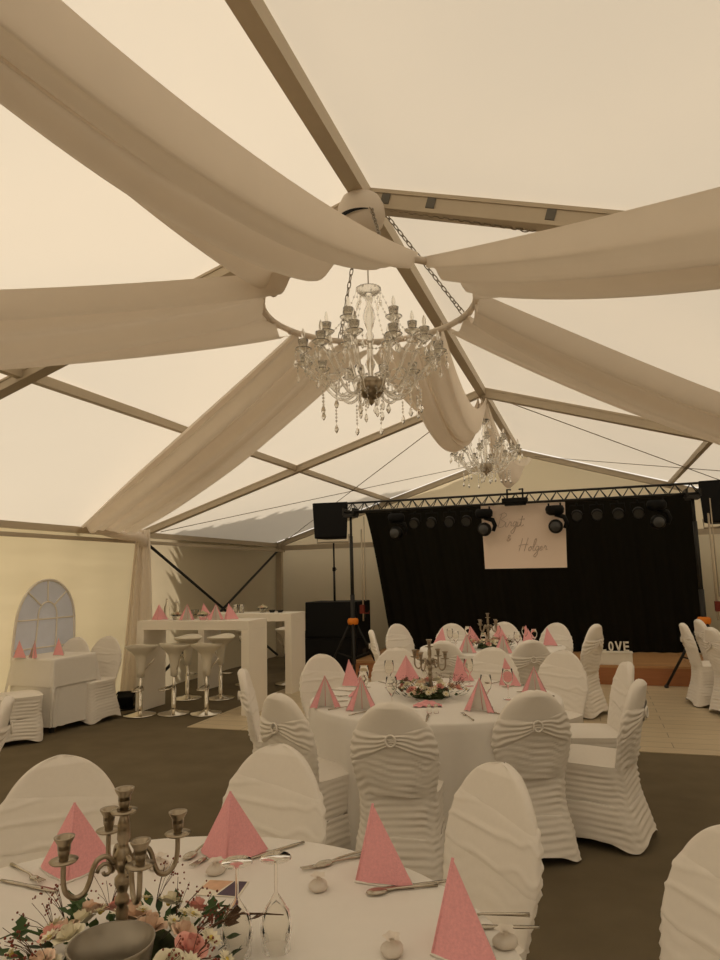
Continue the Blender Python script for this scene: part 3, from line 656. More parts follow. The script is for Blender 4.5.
# ------------------------------------------------------------------ chairs with ruched stretch covers
def sgnpow(v, e): return math.copysign(abs(v) ** e, v)
def ruche(a, z, k=0.0):
    n1 = noise.noise((math.cos(a) * 1.6 + k, math.sin(a) * 1.6, z * 2.5)); n2 = noise.noise((math.cos(a) * 2.2, math.sin(a) * 2.2 + 7 + k, z * 9))
    ph = 2 * PI * (z / .036) + 9.0 * n1 + 2.2 * math.sin(a * 2 + z * 3) + 1.6 * math.cos(a + 5 * k)
    rid = math.sin(ph); rid = (abs(rid) ** .6) * (1 if rid > 0 else -1) if rid < 0 else rid ** 1.4
    return rid * (.15 + 1.5 * abs(n2)) + 1.0 * n2
def make_chair(label, group):
    root = thing('banquet_chair', label, 'chair', (0, 0, 0), 0, group)
    # seat and skirt
    mb = MB(); nu, nv = 96, 52
    def sk(i, t):
        a = 2 * PI * i / nu; ca, sa = math.cos(a), math.sin(a); e = .34 if t > .02 else .36
        hx = .222 + .03 * t ** 1.6; fy = .232 + .012 * t; by = -.236 - .082 * t ** 1.5
        x = hx * sgnpow(ca, e); cy = (fy + by) / 2; y = cy + (fy - by) / 2 * sgnpow(sa, e)
        corner = abs(ca * sa) * 2
        hem = .012 + .045 * (1 - corner) ** 1.5 if t > .5 else .012
        z = .455 + (hem - .455) * t
        amp = .0072 * min(1, t * 6) * (1.2 if sa < .3 else .8) * (1 - .35 * corner)
        dlt = amp * ruche(a, z, 3) if t > 0 else 0
        nrm = Vector((sgnpow(ca, .8), sgnpow(sa, .8), 0)); nrm.normalize()
        waist = -.012 * math.sin(PI * min(1, t * 1.4))
        return Vector((x, y, z)) + nrm * (dlt + waist)
    mb.grid(lambda i, j: sk(i, j / (nv - 1)), nu, nv, cu=True, flip=True)
    def top(i, j):
        s = 1 - j / 8; p = sk(i, 0); q = Vector((0, .01, 0)); c = Vector((p.x * s, .0085 + (p.y - .0085) * s, .455 + .028 * (1 - s ** 3)))
        return c
    mb.grid(top, nu, 9, cu=True)
    mb.build('seat_cover', COVER, root)
    # backrest
    z0, zt = .44, .93
    def half(z):
        zc = .62
        if z >= zc: return .232 * math.sqrt(max(0, 1 - ((z - zc) / (zt - zc)) ** 2.05))
        return .232 - .026 * ((zc - z) / (zc - z0)) ** 1.6
    def yc(z): return -.205 - .105 * max(0, z - .42) / .5 - .02 * max(0, z - .42) ** 2
    def bp(a, z, off=0.0):
        h = half(z); th = .034 * min(1, math.sqrt(max(0, zt - .0004 - z) / .03))
        ca, sa = math.cos(a), math.sin(a)
        curve = .022 * (1 - ca * ca)                                       # the shell hugs the sitter slightly
        return Vector((sgnpow(ca, .9) * (h + off), yc(z) + sgnpow(sa, .75) * (th + off) - curve + .012, z))
    mb = MB(); nv = 64; nu = 72
    def P(i, j):
        t = j / (nv - 1); z = z0 + (zt - z0 - .0005) * (1 - (1 - t) ** 1.6)
        a = 2 * PI * i / nu; sa = math.sin(a)
        lim = min(1, max(0, (.74 - z) / .08)); amp = (.0078 if sa < .15 else .0022) * lim
        d = amp * ruche(a, z * (1.0 if sa < .15 else .8))
        if z > .74: d += .0012 * noise.noise((a, z * 8, 2))
        return bp(a, z, d)
    mb.grid(P, nu, nv, cu=True); mb.build('back_cover', COVER, root)
    # sash: wide in front, gathered into a buckle behind
    mb = MB(); nv = 26; nu = 96
    def Q(i, j):
        a = 2 * PI * i / nu; t = j / (nv - 1) * 2 - 1; sa, ca = math.sin(a), math.cos(a)
        back = max(0, -sa) * (1 - abs(ca)) ** .5 if sa < 0 else 0
        pin = (1 - abs(ca)) ** 1.3 if sa < 0 else 0
        hh = .088 * (1 - pin) + .026 * pin; zc = .705 + .035 * pin + (.028 * ca if sa > 0 else .012 * ca)
        z = zc + hh * t
        ph = t * 2 * PI * (2.1 if sa < 0 else 1.15) + 2.4 * ca + 2.5 * noise.noise((ca * 2, sa * 2, t)); f_ = math.sin(ph); f_ = f_ if sa < 0 else (max(0, f_) ** 4 * 1.3 - .3)
        d = .006 + (.0046 if sa < 0 else .0048) * f_ * (1 - t * t * .4) + (.010 * pin) - .006 * t ** 8
        return bp(a, z, d)
    mb.grid(Q, nu, nv, cu=True); sash = mb.build('sash', COVER, root)
    mb = MB(); c = bp(-PI / 2, .74, .022); mb.tube([(c.x + .026 * math.cos(q * PI / 10), c.y - .004, c.z + .028 * math.sin(q * PI / 10)) for q in range(20)], .0062, 7, closed=True); mb.build('buckle', COVER, sash)
    return root
proto = [None]
def chair(tx, ty, fx, fy, label, group=None, sc_=1.0, floor=.006):
    l = math.hypot(fx, fy); fx /= l; fy /= l; x = tx + .315 * fx * sc_; y = ty + .315 * fy * sc_; rz = math.atan2(-fx, fy)
    if proto[0] is None:
        proto[0] = make_chair(label, group); o = proto[0]; o.location = (x, y, floor); o.rotation_euler = (0, 0, rz); o.scale = (sc_,) * 3
    else:
        o = copy_tree(proto[0], (x, y, floor), rz, label, group, sc_)
        if not group and 'group' in o: del o['group']
    return o
g1, g2, g3 = 'chairs around the nearest table', 'chairs around the middle table', 'chairs around the table before the stage'
chair(-1.97, 2.20, 1.0, -.9, 'white covered chair behind the silver candelabra, horizontal folds across its back', g1)
chair(-1.21, 2.55, -.14, -1.1, 'white covered chair behind the pink napkin in mid table, its domed back overlapping another chair', g1)
chair(-.335, 2.48, -.85, -.95, 'white covered chair with slanting folds, tucked behind the last pink napkin of the front table', g1)
chair(.33, 2.03, -1.1, -.85, 'white covered chair cut by the frame, standing alone beside the front table on dark carpet', g1)
chair(-3.32, 3.26, -.72, -.7, 'thin white chair edge at the picture border beyond the front table')
chair(-2.46, 4.56, .92, .40, 'white covered chair seen edge-on at the bar end of the middle table', g2)
chair(-1.74, 3.64, .48, 1.0, 'white covered chair turned sideways at middle table, buckle showing, seat visible', g2)
chair(-1.03, 3.50, -.10, 1.1, 'white covered chair seen squarely from behind with buckle, full ruched skirt, at middle table', g2)
chair(-.34, 3.99, -.45, .85, 'white covered chair with buckled sash and flared skirt, behind the slanting-fold chair', g2)
chair(.235, 4.49, -1.0, .28, 'white covered chair in profile with long ruched side, at middle table by the carpet edge', g2)
chair(.21, 5.31, -1.0, -.22, 'white covered chair in profile just behind the long ruched one at the middle table', g2)
chair(-2.23, 5.5, .95, -.75, 'white covered chair facing us before the bar leg, behind paired napkins', g2)
chair(-.25, 6.01, -.65, -1.2, 'white covered chair facing us at the dance floor side of the middle table', g2)
chair(-1.72, 6.09, .45, -1.4, 'white covered chair facing us directly behind the middle candelabra', g2)
chair(-.86, 6.18, -.15, -1.5, 'white covered chair facing us behind the plain pink napkin of the middle table', g2)
chair(-1.42, 6.72, .25, 1.1, 'shaded white chair seen from behind at stage table, next to middle candelabra', g3)
chair(-.58, 6.86, -.45, .95, 'greyish white chair seen from behind in shade at the stage table, between two lighter chairs', g3)
chair(-2.55, 7.95, .95, .30, 'thin white chair edge in front of the lift tripod by the stage table', g3)
chair(-2.52, 8.95, .85, -.6, 'white covered chair turned half aside at the curtain edge of the stage table', g3)
chair(-1.78, 9.02, .4, -1.2, 'white covered chair behind the stage table between two pink napkins against black curtain', g3)
chair(-1.13, 9.30, 0, -1.2, 'white covered chair behind the far candelabra of the stage table', g3)
chair(-.44, 9.10, -.6, -1.2, 'white covered chair at the LOVE box end of the stage table, clear against black curtain', g3)
chair(.03, 8.05, -.9, .40, 'tall looking white chair standing sideways before the LOVE box', g3, 1.06, .012)
g4 = 'chairs at the open side by the stage'
chair(1.0, 8.96, 1.0, .12, 'thin leaning white chair edge by the tripod leg near the stage', g4, 1.0, .012)
chair(1.25, 9.60, 1.0, .25, 'white covered chair behind another one beside the orange collared tripod', g4, 1.0, .012)
chair(1.20, 8.34, .95, .38, 'white covered chair cut by the frame beside the dance floor', g4, 1.0, .012)
g5 = 'chairs at the small table under the window'
chair(-5.93, 6.84, .06, -.95, 'white covered chair beneath the arched window behind the small square table', g5)
chair(-5.60, 7.00, .0, -.95, 'white covered chair beside the arched window at the end of the small square table', g5)
chair(-5.85, 5.42, .62, .8, 'white covered chair in front of small square table, seat pushed under the cloth', g5)

# ------------------------------------------------------------------ tables
def round_table(cx, cy, rad, label, lbc, zt=.755, seed=0):
    t = thing('round_table', label, 'table', (cx, cy, .006), group='round banquet tables')
    mb = MB(); mb.lathe([(.001, zt - .045), (rad - .02, zt - .045), (rad - .02, zt - .015), (.001, zt - .015)], 48); mb.build('tabletop', STAGEW, t, False)
    for k in range(4):
        a = k * PI / 2 + .4; mb = MB(); mb.tube([(.42 * math.cos(a), .42 * math.sin(a), zt - .05), (.5 * math.cos(a), .5 * math.sin(a), 0)], .014, 8); mb.build('leg', DARK, t)
    mb = MB(); nu = 180
    prof = [(.0, 0)] + [(rad * k / 8, 0) for k in range(1, 8)] + [(rad - .008, 0), (rad - .002, -.003), (rad + .003, -.012)]
    rows = len(prof) + 18
    def P(i, j):
        a = 2 * PI * i / nu
        if j < len(prof): r, z = prof[j]
        else:
            q = (j - len(prof) + 1) / 18; z = -.012 - (zt - .05) * q
            f_ = math.sin(a * 13 + seed) + .6 * math.sin(a * 21 + 2 * seed + .5) + .5 * noise.noise((math.cos(a) * 3, math.sin(a) * 3, seed))
            r = rad + .004 + .018 * q + .030 * q ** .55 * f_
        return (r * math.cos(a), r * math.sin(a), zt + z)
    mb.grid(P, nu, rows, cu=True); o = mb.build('tablecloth', TABLECLOTH); o.location = (cx, cy, .006)
    tag(o, lbc, 'tablecloth', 'white round tablecloths')
T1, T2, T3 = (-.97, 1.25), (-1.06, 4.66), (-1.1, 7.83)
ZT = .762
round_table(*T1, .86, 'round banquet table nearest, under its white cloth and the silver candelabra', 'white floor-length cloth on the nearest round table', seed=1)
round_table(*T2, .84, 'round banquet table in the middle, ringed by white chairs', 'white floor-length cloth on the middle round table', seed=2)
round_table(*T3, .80, 'round banquet table in front of the stage', 'white floor-length cloth on the round table before the stage', seed=3)

# small square table by the window
ang = -.06; ux, uy = Vector((math.cos(ang), math.sin(ang), 0)), Vector((-math.sin(ang), math.cos(ang), 0))
q0 = Vector((-5.50, 6.0, 0)); TS = .62; q_c = q0 - ux * TS / 2 + uy * TS / 2; ZS = .775
root = thing('square_table', 'small square table below the arched window, hidden by two cloths', 'table', (q_c.x, q_c.y, .006), ang)
mb = MB(); mb.box((0, 0, ZS - .03), (TS - .02, TS - .02, .03)); mb.build('tabletop', STAGEW, root, False)
for sx in (-1, 1):
    for sy in (-1, 1):
        mb = MB(); mb.box((sx * .24, sy * .24, (ZS - .045) / 2), (.04, .04, ZS - .045)); mb.build('leg', DARK, root, False)
def sq_loop(i, n, h, e=.16):
    a = 2 * PI * i / n; return Vector((h * sgnpow(math.cos(a), e), h * sgnpow(math.sin(a), e), 0)), a
mb = MB()
def P(i, j):
    p, a = sq_loop(i, 120, TS / 2 + .006); q = j / 14
    f_ = math.sin(a * 11) + .6 * math.sin(a * 19 + 1); s = 1 + .05 * q + .03 * q * f_
    return Vector((p.x * s, p.y * s, ZS - .008 - (ZS - .08) * q))
mb.grid(P, 120, 15, cu=True, flip=True); o = mb.build('under_cloth', TABLECLOTH); o.location = (q_c.x, q_c.y, .006); o.rotation_euler = (0, 0, ang); tag(o, 'floor-length pale under cloth of the small square table', 'tablecloth')
mb = MB()
def P(i, j):
    p, a = sq_loop(i, 120, TS / 2 + .014)
    if j < 7: return Vector((p.x * j / 6 * .99, p.y * j / 6 * .99, ZS + .002))
    q = (j - 7) / 10; c = abs(math.sin(2 * a)) ** 14
    return Vector((p.x * (1 + .05 * q + .16 * c * q + .02 * q * math.sin(a * 9)), p.y * (1 + .05 * q + .16 * c * q + .02 * q * math.sin(a * 9)), ZS - (.29 + .20 * c) * q))
mb.grid(P, 120, 18, cu=True, flip=True); o = mb.build('top_cloth', TABLECLOTH); o.location = (q_c.x, q_c.y, .006); o.rotation_euler = (0, 0, ang); tag(o, 'white top cloth with pointed hanging corners on the small square table', 'tablecloth')

# ------------------------------------------------------------------ napkins, cutlery, favours, glasses
nap_proto = {}
def napkin(x, y, z, rz, label, group, kind='front', h=.195, sc_=1.0):
    """standing folded napkin: pink outside, white lining; rz turns its spine (-y) side"""
    if kind not in nap_proto:
        r_ = thing('folded_napkin', label, 'napkin', (x, y, z), rz, group)
        wd, op = (.105, .085) if kind == 'front' else (.10, .035)
        Aa = Vector((0, 0, h)); F = Vector((0, -.055 if kind == 'front' else -.03, 0)); Lp = Vector((-wd, op * .8, 0)); Rp = Vector((wd, op * .8, 0))
        nrm = 9
        def tri(mb, a, b, c, off, bow=.010, mi=0):
            n_ = (b - a).cross(c - a).normalized()
            def P(i, j):
                s = j / nrm; t = i / nrm; p = a.lerp(b.lerp(c, t), max(s, .015))
                p = p + n_ * (off + bow * math.sin(PI * t) * s); p.z = max(p.z, .0008) + (0.006 * math.sin(PI * t) * s if s > .99 else 0)
                return p
            mb.grid(P, nrm + 1, nrm + 1, mi=mi)
        mb = MB(); tri(mb, Aa, Lp, F, .0022); tri(mb, Aa, F, Rp, .0022)
        mb.tube([Aa, F + Vector((0, 0, .003))], .0036, 6)
        mb.build('outer_sheet', PINK, r_, label='pink speckled sheet')
        mb = MB(); tri(mb, Aa * .985, Lp, F, -.0018); tri(mb, Aa * .985, F, Rp, -.0018)
        rim = [Lp, Lp.lerp(F, .5) + Vector((-.01, -.006, 0)), F + Vector((0, -.004, 0)), F.lerp(Rp, .5) + Vector((.01, -.006, 0)), Rp]
        mb.tube([p + Vector((0, 0, .003)) for p in rim], .003, 6)
        mb.build('lining', WHITEP, r_, label='white inner layer')
        if kind == 'open':
            mb = MB(); c1 = Vector((-.062, op * .8 + .012, 0)); c2 = Vector((.052, op * .8 + .012, 0)); tri(mb, Aa * .97, c1, Lp * .98, .001, .004); tri(mb, Aa * .97, Rp * .98, c2, .001, .004); mb.build('turned_flap', PINK, r_)
        nap_proto[kind] = r_; r_.scale = (sc_,) * 3
        return r_
    return copy_tree(nap_proto[kind], (x, y, z), rz, label, group, sc_)
def mesh_knife():
    mb = MB(); out = [(-.10, .0045), (-.06, .0065), (-.01, .0055), (.0, .005), (.02, .0085), (.07, .0095), (.10, .006), (.112, .001)]
    vs = []
    for y, hw in out: vs += [(-hw, y, .003), (hw, y, .003), (hw * .8, y, .0065), (-hw * .8, y, .0065)]
    fs = []
    for k in range(len(out) - 1):
        for q in range(4): a = k * 4 + q; b = k * 4 + (q + 1) % 4; fs.append([a, b, b + 4, a + 4])
    fs.append([3, 2, 1, 0]); mb.add(vs, fs); return mb
def mesh_spoon(fork=False):
    mb = MB(); mb.tube([(0, -.095, .004), (0, -.05, .006), (0, .02, .008), (0, .045, .005)], [.0055, .004, .003, .004], 6)
    if not fork: mb.ball((0, .072, .006), .03, 12, 7, (.62, 1, .22))
    else:
        mb.ball((0, .055, .005), .015, 8, 6, (.8, 1.2, .25))
        for k in (-1.5, -.5, .5, 1.5): mb.tube([(k * .006, .055, .005), (k * .006, .105, .008)], .0016, 5)
    return mb
cut = {}
def cutlery(kind, x, y, rz, label, group, z=ZT):
    if kind not in cut:
        o = {'knife': mesh_knife, 'spoon': mesh_spoon, 'fork': lambda: mesh_spoon(True)}[kind]().build(kind, STEEL); cut[kind] = o
    else:
        o = cut[kind].copy(); C.objects.link(o)
    o.location = (x, y, z); o.rotation_euler = (0, 0, rz); return tag(o, label, kind, group)
gl = {}
def glass(x, y, rz, label, group, kind='up', z=ZT):
    if kind not in gl:
        mb = MB()
        prof = [(.001, .0), (.034, .0), (.036, .003), (.008, .008), (.004, .018), (.0038, .075), (.010, .085), (.030, .115), (.036, .15), (.032, .195), (.0305, .195), (.0343, .15), (.0285, .117), (.001, .092)]
        if kind == 'down': prof = [(r, .195 - z_) for r, z_ in prof]
        if kind == 'tumbler': prof = [(.001, 0), (.03, 0), (.036, .11), (.0345, .11), (.029, .006), (.001, .006)]
        mb.lathe(prof, 24); gl[kind] = o = mb.build('wine_glass' if kind != 'tumbler' else 'tumbler_glass', GLASS)
    else:
        o = gl[kind].copy(); C.objects.link(o)
    o.location = (x, y, z + .001); o.rotation_euler = (0, 0, rz); return tag(o, label, 'glass', group)
fav = [None]
def favour(x, y, rz, label, group, sc_=1.0):
    if fav[0] is None:
        mb = MB()
        def P(i, j):
            a = 2 * PI * i / 28; t = j / 13
            r = (.001, .02, .028, .031, .030, .026, .019, .012, .008, .007, .011, .016, .021, .023)[j] * (1.0 + .16 * math.sin(a * 5) * t); z = (.002, .001, .004, .010, .017, .023, .027, .030, .033, .036, .039, .042, .044, .045)[j]
            return (r * math.cos(a) * 1.15, r * math.sin(a), z)
        mb.grid(P, 28, 14, cu=True); o = fav[0] = mb.build('party_favour', cloth('organza', (.86, .80, .72), (.7, .62, .52), .3, scale=50))
    else: o = fav[0].copy(); C.objects.link(o)
    o.location = (x, y, ZT); o.rotation_euler = (0, 0, rz); o.scale = (sc_,) * 3; return tag(o, label, 'favour', group)

gn = 'standing napkins on the nearest table'
D1_ = math.radians
napkin(-1.465, 1.70, ZT, D1_(28), 'pink standing napkin behind the candelabra on the nearest table', gn)
napkin(-1.07, 1.905, ZT, D1_(18), 'pink standing napkin with ridge to us, between candelabra and the glasses', gn, h=.19)
napkin(-.62, 1.905, ZT, D1_(-47), 'pink standing napkin with upright edge, before the squarely seen chair', gn)
napkin(-.335, 1.60, ZT, D1_(-62), 'pink standing napkin at the table edge by the slanting-fold chair', gn)
gc = 'cutlery on the nearest table'
def rad_rz(x, y, c, extra=0): return math.atan2(-(x - c[0]), (y - c[1])) + PI + extra
for k_, x, y, ex, lb in (('knife', -1.53, 1.60, .5, 'silver knife beside the pink napkin behind the candelabra'), ('fork', -1.60, 1.665, .2, 'silver fork at the table edge beyond the candelabra napkin'),
                         ('spoon', -1.20, 1.965, -.3, 'silver spoon lying by the mid table napkin, nearer the candelabra'), ('fork', -1.145, 1.93, -.3, 'silver fork half hidden beside the mid table napkin'),
                         ('knife', -.965, 2.00, -.6, 'silver knife pointing outwards beside the mid table napkin, towards the glasses'), ('fork', -.76, 1.965, -.5, 'silver fork behind the small favour, beside the upright edged napkin'),
                         ('spoon', -.745, 2.005, -.3, 'silver spoon lying across fork by the upright edged napkin'), ('knife', -.50, 1.885, -.4, 'silver knife with dessert spoon below the upright edged napkin'),
                         ('spoon', -.525, 1.855, -.4, 'silver dessert spoon at the foot of the upright edged napkin'), ('knife', -.265, 1.725, -.35, 'silver knife at the table edge before the slanting-fold chair'), ('fork', -.285, 1.775, -.35, 'silver fork at the table edge before the slanting-fold chair')):
    cutlery(k_, x, y, rad_rz(x, y, T1, ex), lb, gc)
gf = 'wrapped favours on the nearest table'
for x, y, r_, lb in ((-1.245, 1.80, .3, 'small white organza favour in front of the candelabra napkin'), (-1.065, 1.815, 1.2, 'small white organza favour in front of the mid table napkin'), (-.745, 1.80, 2.0, 'small white organza favour standing before the upright edged napkin'), (-.235, 1.655, .6, 'small white organza favour at the table edge near slanting-fold chair'), (-.47, 1.555, 1.8, 'small cream favour between the glasses and the last napkin')):
    favour(x, y, r_, lb, gf, .82)
glass(-.80, 1.455, 0, 'upside-down wine glass nearer the flowers on the nearest table', 'upturned wine glasses', 'down'); glass(-.725, 1.50, .5, 'upside-down wine glass on nearest table, farther from the flowers', 'upturned wine glasses', 'down')
root = thing('photo_card', 'small photo card lying on the nearest table behind the flowers', 'card', (-1.0, 1.735, ZT), D1_(10))
mb = MB(); mb.box((0, 0, .001), (.125, .09, .0016)); mb.build('card', CARDP, root, False)
mb = MB(); mb.add([(.0, -.04, .0021), (.058, -.043, .0021), (.058, .043, .0021), (.022, .043, .0021)], [[0, 1, 2, 3]]); mb.build('dark_print', CARDB, root, False, label='dark blue half of the picture')
mb = MB(); mb.add([(-.055, .0, .0021), (-.002, -.02, .0021), (.018, .043, .0021), (-.05, .043, .0021)], [[0, 1, 2, 3]]); mb.build('warm_print', CARDO, root, False, label='orange brown half of the picture')

gn = 'standing napkins on the middle table'
def mid(x, y, kind, rz, lb, c=T2, gg=None): return napkin(x, y, ZT, D1_(rz), lb, gg or gn, kind)
mid(-1.66, 4.17, 'open', 200, 'pink and white open napkin on middle table nearest the sideways buckled chair')
mid(-1.40, 4.13, 'open', 195, 'pink and white open napkin on middle table just behind the squarely seen chair')
mid(-1.79, 5.0, 'front', -55, 'pink standing napkin slanting before the chair at the bar leg, middle table')
mid(-.68, 4.24, 'open', 165, 'pink and white open napkin in front on middle table between two buckled chairs')
mid(-.40, 4.78, 'open', 172, 'pink and white open napkin on middle table above the flared skirt chair')
mid(-1.42, 5.30, 'front', 15, 'pink standing napkin behind the middle flowers, candelabra before it')
mid(-1.02, 5.36, 'front', -30, 'pink standing napkin slanting just past the middle candelabra')
mid(-.64, 5.22, 'front', -55, 'plain pink standing napkin at the far side of the middle table near the dance floor')
mb = MB(); mb.grid(lambda i, j: (-.09 + .18 * i / 12, -.045 + .09 * j / 8 * (1 - .4 * abs(i / 6 - 1)), .006 + .03 * math.sin(PI * j / 8) * math.sin(PI * i / 12) + .006 * math.sin(i * 1.9 + j)), 13, 9)
o = mb.build('fallen_napkin', PINK); o.location = (-1.03, 4.33, ZT); o.rotation_euler = (0, 0, .3); tag(o, 'pink napkin lying collapsed before the middle flowers', 'napkin')
mb2 = o.copy(); C.objects.link(mb2); mb2.location = (-1.60, 4.62, ZT); mb2.rotation_euler = (0, 0, 1.2); tag(mb2, 'pink napkin lying flat between open napkins on the middle table', 'napkin')
gl2 = 'place settings of the middle table'
for k in range(10):
    a = -1.75 + k * 2 * PI / 10 + .2
    for k_, da, rr in (('knife', .14, .70), ('fork', -.15, .70)):
        x, y = T2[0] + rr * math.cos(a + da), T2[1] + rr * math.sin(a + da); cutlery(k_, x, y, rad_rz(x, y, T2), 'small silver %s laid on the white cloth of the middle table' % k_, k_ + 's on the middle table')
    if k not in (0, 3):
        x, y = T2[0] + .50 * math.cos(a + .28), T2[1] + .50 * math.sin(a + .28); glass(x, y, 0, 'clear wine glass standing on the middle table', 'wine glasses on the middle table')
for x, y, lb in ((-.97, 4.12, 'tiny shaker before the open napkin on the middle table, nearer the squarely seen chair'), (-.93, 4.13, 'tiny shaker before the open napkin on the middle table, nearer the flared skirt chair')):
    root = thing('salt_shaker', lb, 'shaker', (x, y, ZT), group='shakers on the middle table'); mb = MB(); mb.lathe([(.001, 0), (.015, 0), (.013, .035), (.012, .037)], 12); mb.build('body', GLASS, root); mb = MB(); mb.lathe([(.0125, .036), (.0125, .047), (.006, .052), (.001, .053)], 12); mb.build('cap', STEEL, root)
gn3 = 'standing napkins on the stage table'
for x, y, kind, rz, lb in ((-1.70, 8.05, 'front', 60, 'pink standing napkin on stage table nearest the tripod'), (-1.40, 8.25, 'front', -20, 'pink standing napkin on stage table between tripod and candelabra'), (-1.27, 7.22, 'open', 185, 'pink and white open napkin at the front of the stage table beside the shaded chair'),
                      (-.90, 7.25, 'open', 175, 'pink and white open napkin at the front of the stage table past its flowers'), (-1.08, 8.42, 'front', 10, 'pink standing napkin behind the flowers of the stage table'), (-.76, 8.35, 'front', -50, 'pink standing napkin at the far side of stage table, first past the candelabra'), (-.50, 8.02, 'front', -60, 'pink standing napkin on stage table nearest the LOVE box')):
    napkin(x, y, ZT, D1_(rz), lb, gn3, kind)
for k in range(8):
    a = -1.6 + k * 2 * PI / 8; x, y = T3[0] + .47 * math.cos(a), T3[1] + .47 * math.sin(a)
    glass(x, y, 0, 'clear wine glass standing on the stage table', 'wine glasses on the stage table')
    x, y = T3[0] + .66 * math.cos(a + .2), T3[1] + .66 * math.sin(a + .2); cutlery('knife', x, y, rad_rz(x, y, T3), 'small silver knife on the white cloth of the stage table', 'knives on the stage table')
for x, y, kind, rz, lb in ((-6.00, 6.02, 'front', -40, 'pink napkin on the small square table, cut by the frame'), (-5.80, 6.03, 'open', 150, 'pink and white open napkin at the front of the small square table'), (-5.72, 6.30, 'front', -50, 'pink napkin on small square table under the arched window')):
    napkin(x, y, ZS + .011, D1_(rz), lb, 'standing napkins on the small square table', kind, sc_=.95)

# ------------------------------------------------------------------ candelabra
def make_candelabra(label, loc, rz):
    r_ = thing('candelabra', label, 'candelabra', loc, rz, 'candelabras on the tables')
    mb = MB(); mb.lathe([(.001, 0), (.055, 0), (.058, .006), (.05, .014), (.03, .022), (.014, .035), (.010, .05)], 28); mb.build('foot', PEWTER, r_)
    mb = MB(); mb.lathe([(.010, .045), (.012, .07), (.012, .10), (.013, .125), (.010, .135), (.015, .14), (.015, .15), (.010, .158), (.013, .17), (.017, .178), (.017, .19), (.010, .198), (.012, .205), (.019, .215), (.019, .235), (.013, .25), (.010, .258), (.014, .27), (.013, .30), (.009, .315), (.013, .32), (.016, .33)], 20); mb.build('stem', PEWTER, r_)
    def cup(parent, c, z):
        mb = MB(); mb.lathe([(.010, z), (.026, z + .005), (.029, z + .009), (.010, z + .009)], 20, c); mb.build('drip_pan', PEWTER, parent)
        mb = MB(); mb.lathe([(.009, z + .008), (.009, z + .014), (.012, z + .022), (.0135, z + .04), (.0205, z + .052), (.021, z + .055), (.014, z + .053), (.013, z + .03), (.001, z + .028)], 20, c); mb.build('candle_socket', PEWTER, parent)
    ar = r_
    mb = MB(); mb.tube([(0, 0, .318), (0, 0, .326)], .012, 10); top = mb.build('top_arm', PEWTER, r_); cup(top, (0, 0, 0), .318)
    for k in range(4):
        a = k * PI / 2 + PI / 4; ca, sa = math.cos(a), math.sin(a)
        prof = [(.018, .222), (.034, .240), (.052, .238), (.062, .222), (.068, .200), (.078, .180), (.096, .174), (.113, .186), (.120, .208), (.121, .245)]
        out = []
        for q in range(len(prof) - 1):
            p0, p1, p2, p3 = [Vector(prof[max(0, min(len(prof) - 1, q + w_))]) for w_ in (-1, 0, 1, 2)]
            for s in range(4):
                t = s / 4; out.append(.5 * ((2 * p1) + (p2 - p0) * t + (2 * p0 - 5 * p1 + 4 * p2 - p3) * t * t + (3 * p1 - p0 - 3 * p2 + p3) * t ** 3))
        out.append(Vector(prof[-1]))
        mb = MB(); mb.tube([(p.x * ca, p.x * sa, p.y) for p in out], .0055, 9)
        mb.tube([((.036 + .018 * math.cos(q * .6) * (1 - q / 14)) * ca, (.036 + .018 * math.cos(q * .6) * (1 - q / 14)) * sa, .212 + .018 * math.sin(q * .6) * (1 - q / 14)) for q in range(11)], .0042, 6)
        o = mb.build('arm', PEWTER, r_); cup(o, (.121 * ca, .121 * sa, 0), .245)
    return r_
CZ = ZT + .006
cd = make_candelabra('silver five-armed candelabra rising from the flowers on the nearest table', (-1.0, 1.315, CZ), D1_(8))
copy_tree(cd, (-1.085, 4.68, CZ), .5, 'silver five-armed candelabra rising from the flowers on the middle table')
copy_tree(cd, (-1.11, 7.70, CZ), .2, 'silver five-armed candelabra on stage table against the black curtain')

# ------------------------------------------------------------------ flower arrangements
def petals_rose(mb, c, r, rg, ax):
    z = Vector(ax).normalized(); x = z.orthogonal().normalized(); y = z.cross(x)
    M = Matrix((x, y, z)).transposed()
    for ring in range(4):
        npt = (3, 4, 5, 6)[ring]; rr = r * (.22, .42, .68, .95)[ring]; hh = r * (1.0, .95, .8, .6)[ring]
        for k in range(npt):
            a0 = 2 * PI * k / npt + ring * .7 + rg.uniform(-.1, .1); spread = 2 * PI / npt * .72
            def P(i, j):
                u = i / 5 - .5; t = j / 4; a = a0 + u * spread * 2 * (1 - .25 * t)
                q = rr * (.35 + .65 * math.sin(t * PI * .5)) * (1 + (.18 if ring > 1 else .02) * t * t)
                zz = -r * .35 + hh * t - (.18 * r * t ** 4 if ring > 1 else 0) - .18 * r * (2 * u) ** 2 * t
                return M @ Vector((q * math.cos(a), q * math.sin(a), zz)) + Vector(c)
            mb.grid(P, 6, 5)
def daisy(mb, c, r, ax, rg):
    z = Vector(ax).normalized(); x = z.orthogonal().normalized(); y = z.cross(x); M = Matrix((x, y, z)).transposed()
    for ring in (0, 1):
        for k in range(12 - 3 * ring):
            a = 2 * PI * k / (12 - 3 * ring) + ring * .2; d = Vector((math.cos(a), math.sin(a), .12 + .4 * ring)); s = Vector((-math.sin(a), math.cos(a), 0)) * r * .17; rl = r * (1 - .3 * ring)
            mb.add([Vector(c) + M @ (d * r * .12), Vector(c) + M @ (d * rl * .65 + s), Vector(c) + M @ (d * rl), Vector(c) + M @ (d * rl * .65 - s)], [[0, 1, 2, 3]])
    mb.ball(c, r * .22, 8, 6, M=M, mi=1)
